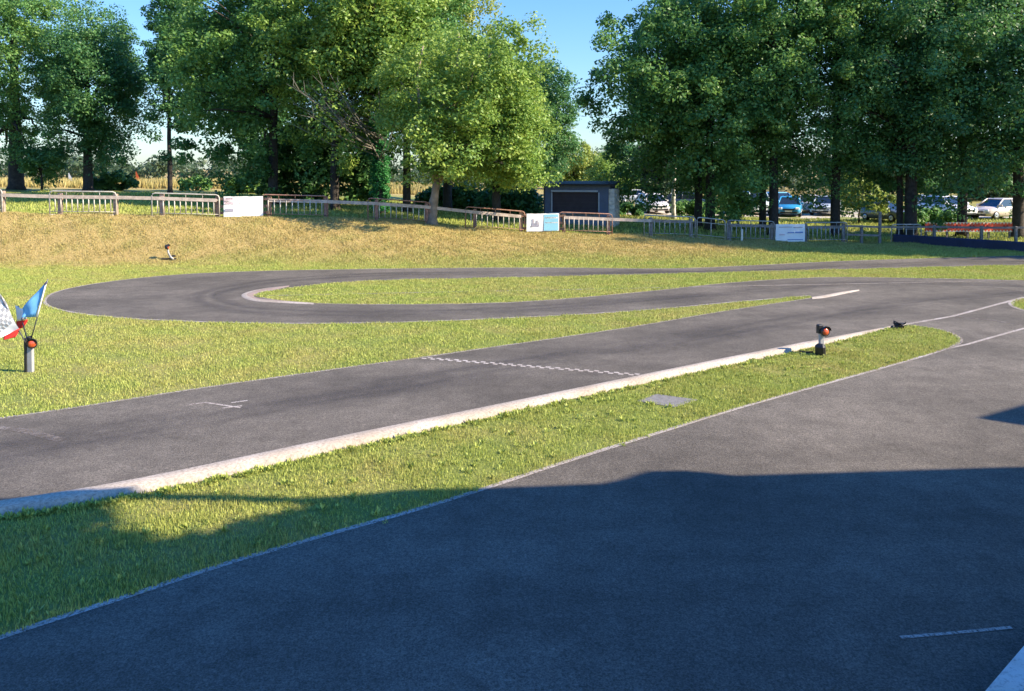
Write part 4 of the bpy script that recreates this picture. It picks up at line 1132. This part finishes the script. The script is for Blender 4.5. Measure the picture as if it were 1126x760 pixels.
# the chequered cloth: white field with grey squares 3 mm proud
q4 = [A(0, 323, -.05), A(21, 361, -.05), A(2, 371, -.14), A(-34, 362, -.22)]
bs = fl.location
def CQ(u, v): 
    p = q4[0].lerp(q4[1], u).lerp(q4[3].lerp(q4[2], u), v); return p - Vector(bs) + Vector((0, .03 * math.sin(u * 6 + v * 4), 0))
o = MB().face_grid([[CQ(i / 10, j / 10) for i in range(11)] for j in range(11)], close=False, smooth=True).build('cloth', M['flag_white'], fl)
mb = MB()
for i in range(10):
    for j in range(10):
        if (i + j) % 2: continue
        if i > 7: continue
        mb.poly([CQ(a_, b_) + Vector((0, -.004, 0)) for a_, b_ in ((i / 10, j / 10), ((i + 1) / 10, j / 10), ((i + 1) / 10, (j + 1) / 10), (i / 10, (j + 1) / 10))])
mb.build('checks', M['flag_grey'], o)

# right lamp on the strip
pB = g(903, 389.5)
root = empty('marshal_lamp', pB, 0, 'short marshal lamp with orange lens on the strip beside the white kerb', 'marshal lamp', 'marshal lamps beside the track')
MB().box((0, 0, .27), (.09, .07, .56), rz=.2, bev=.01).build('post', M['pvc'], root)
MB().box((-.03, .0, .50), (.11, .10, .17), rz=.2, bev=.015).build('back_box', M['black'], root)
lamp_head(root, (.045, -.06, .46), .088, (.3, -1, .03))
MB().box((-.05, -.08, .12), (.19, .13, .22), rz=-.5, rx=.25, bev=.05).build('lower_housing', M['black'], root)
MB().tube([(-.16, -.02, .05), (-.30, .03, .03), (-.42, .02, .06)], .018, 6).build('cable', M['black'], root)
MB().tube([(-.04, -.0, .16), (.05, .02, .16)], .03, 8).build('bracket', M['black'], root)
# bank lamp
pC = at(184, 292.5, 30.6); pC = Vector((pC.x, 30.6, zg(pC.x, 30.6)))
root = empty('marshal_lamp', pC, 0, 'small black headed marshal lamp on a bent foot on the dry bank', 'marshal lamp', 'marshal lamps beside the track')
MB().tube([(.30, -.12, .03), (.16, -.05, .10), (.05, 0, .26), (.02, 0, .44)], [.035, .045, .04, .03], 8).build('post', M['greytube'], root)
lamp_head(root, (.02, -.02, .50), .10, (1, .25, .05))
MB().box((.08, -.02, .035), (.55, .10, .05), rz=.12, bev=.012).build('foot', M['black'], root)
MB().box((.24, .03, .14), (.13, .08, .07), rz=.2, bev=.02).build('battery_box', M['black'], root)

# dark object on the kerb tip: a small twisted black marker
pD = g(988, 362)
root = empty('broken_marker', pD, 0, 'small broken black marker lying at the kerb tip', 'marker')
R = random.Random(9)
MB().box((-.05, 0, .04), (.24, .10, .08), rz=.15, bev=.02).build('base', M['black'], root)
mb = MB()
for i in range(7):
    a0 = R.uniform(0, 6.28); mb.tube([(R.uniform(-.12, .14), R.uniform(-.05, .05), .05), (R.uniform(-.12, .18), R.uniform(-.06, .06), .12), (R.uniform(-.15, .24), R.uniform(-.08, .08), R.uniform(.08, .2))], [.025, .022, .014], 6)
mb.build('twisted_strap', M['black'], root)

# concrete drain cover in the strip
cs = [g(700, 441.5), g(721, 433.6), g(767, 440), g(741, 448.3)]
rings = [[p + Vector((0, 0, -.02)) for p in cs], [p + Vector((0, 0, .008)) for p in cs]]
ctr = sum(cs, Vector()) / 4
rings.append([p.lerp(ctr, .03) + Vector((0, 0, .012)) for p in cs])
o = MB().face_grid(rings).build('drain_cover', M['concrete']); tag(o, 'grey concrete drain cover set in the grass strip', 'drain cover')

# tiny things in the far field
def feather(px, Y, h, label, m, cat):
    x = (px - CX) / F * Y; z = zg(x, Y)
    root = empty('field_marker', (x, Y, z), 0, label, cat)
    MB().tube([(0, 0, 0), (0, 0, h)], [.03, .02], 6).build('pole', M['pole'], root)
    MB().face_grid([[Vector((-.05, -.03, h)), Vector((.02, -.03, h))], [Vector((-.05, -.03, h * .65)), Vector((.35, -.03, h * .6))], [Vector((-.05, -.03, h * .3)), Vector((.55, -.03, h * .25))]], close=False).build('sail', M[m], root)
feather(76, 84, 1.5, 'small white sail marker in the dry field between left trunks', 'flag_white', 'marker')
feather(150, 86, 1.7, 'small orange marker in the dry field left of the slim trunk', 'orange', 'marker')

# ------------------------------------------------------------------ unseen stand roof, outline traced back from the foreground shade (right)
HR = 6.6
def back(p, h=HR): return Vector((p.x, p.y, 0)) + S * (h / S.z)
front = G([(1126, 515), (937, 521), (823, 524.5), (793, 521.5), (771, 519), (730, 519.5), (715, 523), (702, 528), (677, 533.5), (600, 536.5), (535, 539), (460, 540), (400, 546.5), (344, 549.5), (273, 546.5), (150, 543.5), (60, 548), (-60, 553)])
sh_out = [Vector((19, 9.1, 0))] + front + [Vector((-8, 4, 0)), Vector((-7, .5, 0)), Vector((19, .5, 0))]
hole = G([(360, 556), (273, 553.5), (160, 550), (112, 553), (92, 580), (104, 606), (152, 609), (259, 590), (330, 570)])  # opening added to let the sunlit patch onto the grass
o_ = [back(p) for p in sh_out]; hl = [back(p) for p in hole]
tri = tessellate_polygon([[Vector((p.x, p.y, 0)) for p in o_], [Vector((p.x, p.y, 0)) for p in hl]])
ap = o_ + hl
me_v = [(p.x, p.y, HR) for p in ap] + [(p.x, p.y, HR + .12) for p in ap]
nn_ = len(ap)
base_ = Vector((o_[0].x, o_[0].y, 0))
root = empty('stand_roof', base_, 0, 'unseen stand roof on the right shaped to shade the foreground', 'shelter')
mb = MB(); mb.v = [(v[0] - base_.x, v[1] - base_.y, v[2]) for v in me_v]
mb.f = [tuple(t) for t in tri] + [tuple(i + nn_ for i in t) for t in tri]; mb.sm = [False] * len(mb.f)
mb.build('roof_panel', M['roof'], root)
shade_pts = [back(p) for p in (g(1083, 460.5), g(1126, 448), g(1200, 428), g(1200, 478), g(1126, 467.5))]  # unseen pointed panel, added to throw the wedge of shade at the right
mb = MB(); mb.face_grid([[p - base_ for p in shade_pts], [p - base_ + Vector((0, 0, .08)) for p in shade_pts]]).build('shade_panel', M['roof'], root)
for x_, y_ in ((9, 1.0), (9.6, 6.0), (16, 6.0), (24, 6.0), (24, 1.0), (16, 1.0)):
    MB().box((x_ - base_.x, y_ - base_.y, HR / 2), (.16, .16, HR)).build('post', M['brownwood'], root)

# unseen leaves added at the roof gap to soften the shade edge on the grass
rng_v = np.random.default_rng(31)
line = G([(365, 557), (316, 567), (259, 586), (200, 597), (152, 605), (108, 603), (96, 590), (93, 574), (105, 556)])
Cv = []
for i in range(len(line) - 1):
    for t in np.linspace(0, 1, 9)[:-1]:
        h_ = HR - rng_v.uniform(.1, .9)
        p = back(line[i].lerp(line[i + 1], t) + Vector((rng_v.normal(0, .10), rng_v.normal(0, .10), 0)), h_)
        Cv.append((p.x, p.y, h_))
Cv = np.array(Cv); b0 = Vector((float(Cv[:, 0].mean()), float(Cv[:, 1].mean()), 0)); Cv[:, :2] -= np.array([b0.x, b0.y])
root = empty('shade_leaves', b0, 0, 'unseen leaves added to soften the shade edge at the roof gap', 'shade_leaves')
V = leaf_quads(Cv, .20 * rng_v.uniform(.5, 1.5, len(Cv)), 26, .10, rng_v)
fast_mesh('foliage', V, np.arange(len(V)), 4, M['leaf_mid'], root)
MB().tube([(0, 0, 0), (.1, .1, 3), tuple(Cv[20]), tuple(Cv[40]), tuple(Cv[60])], [.05, .04, .03, .02, .01], 6).build('stem', M['bark'], root)
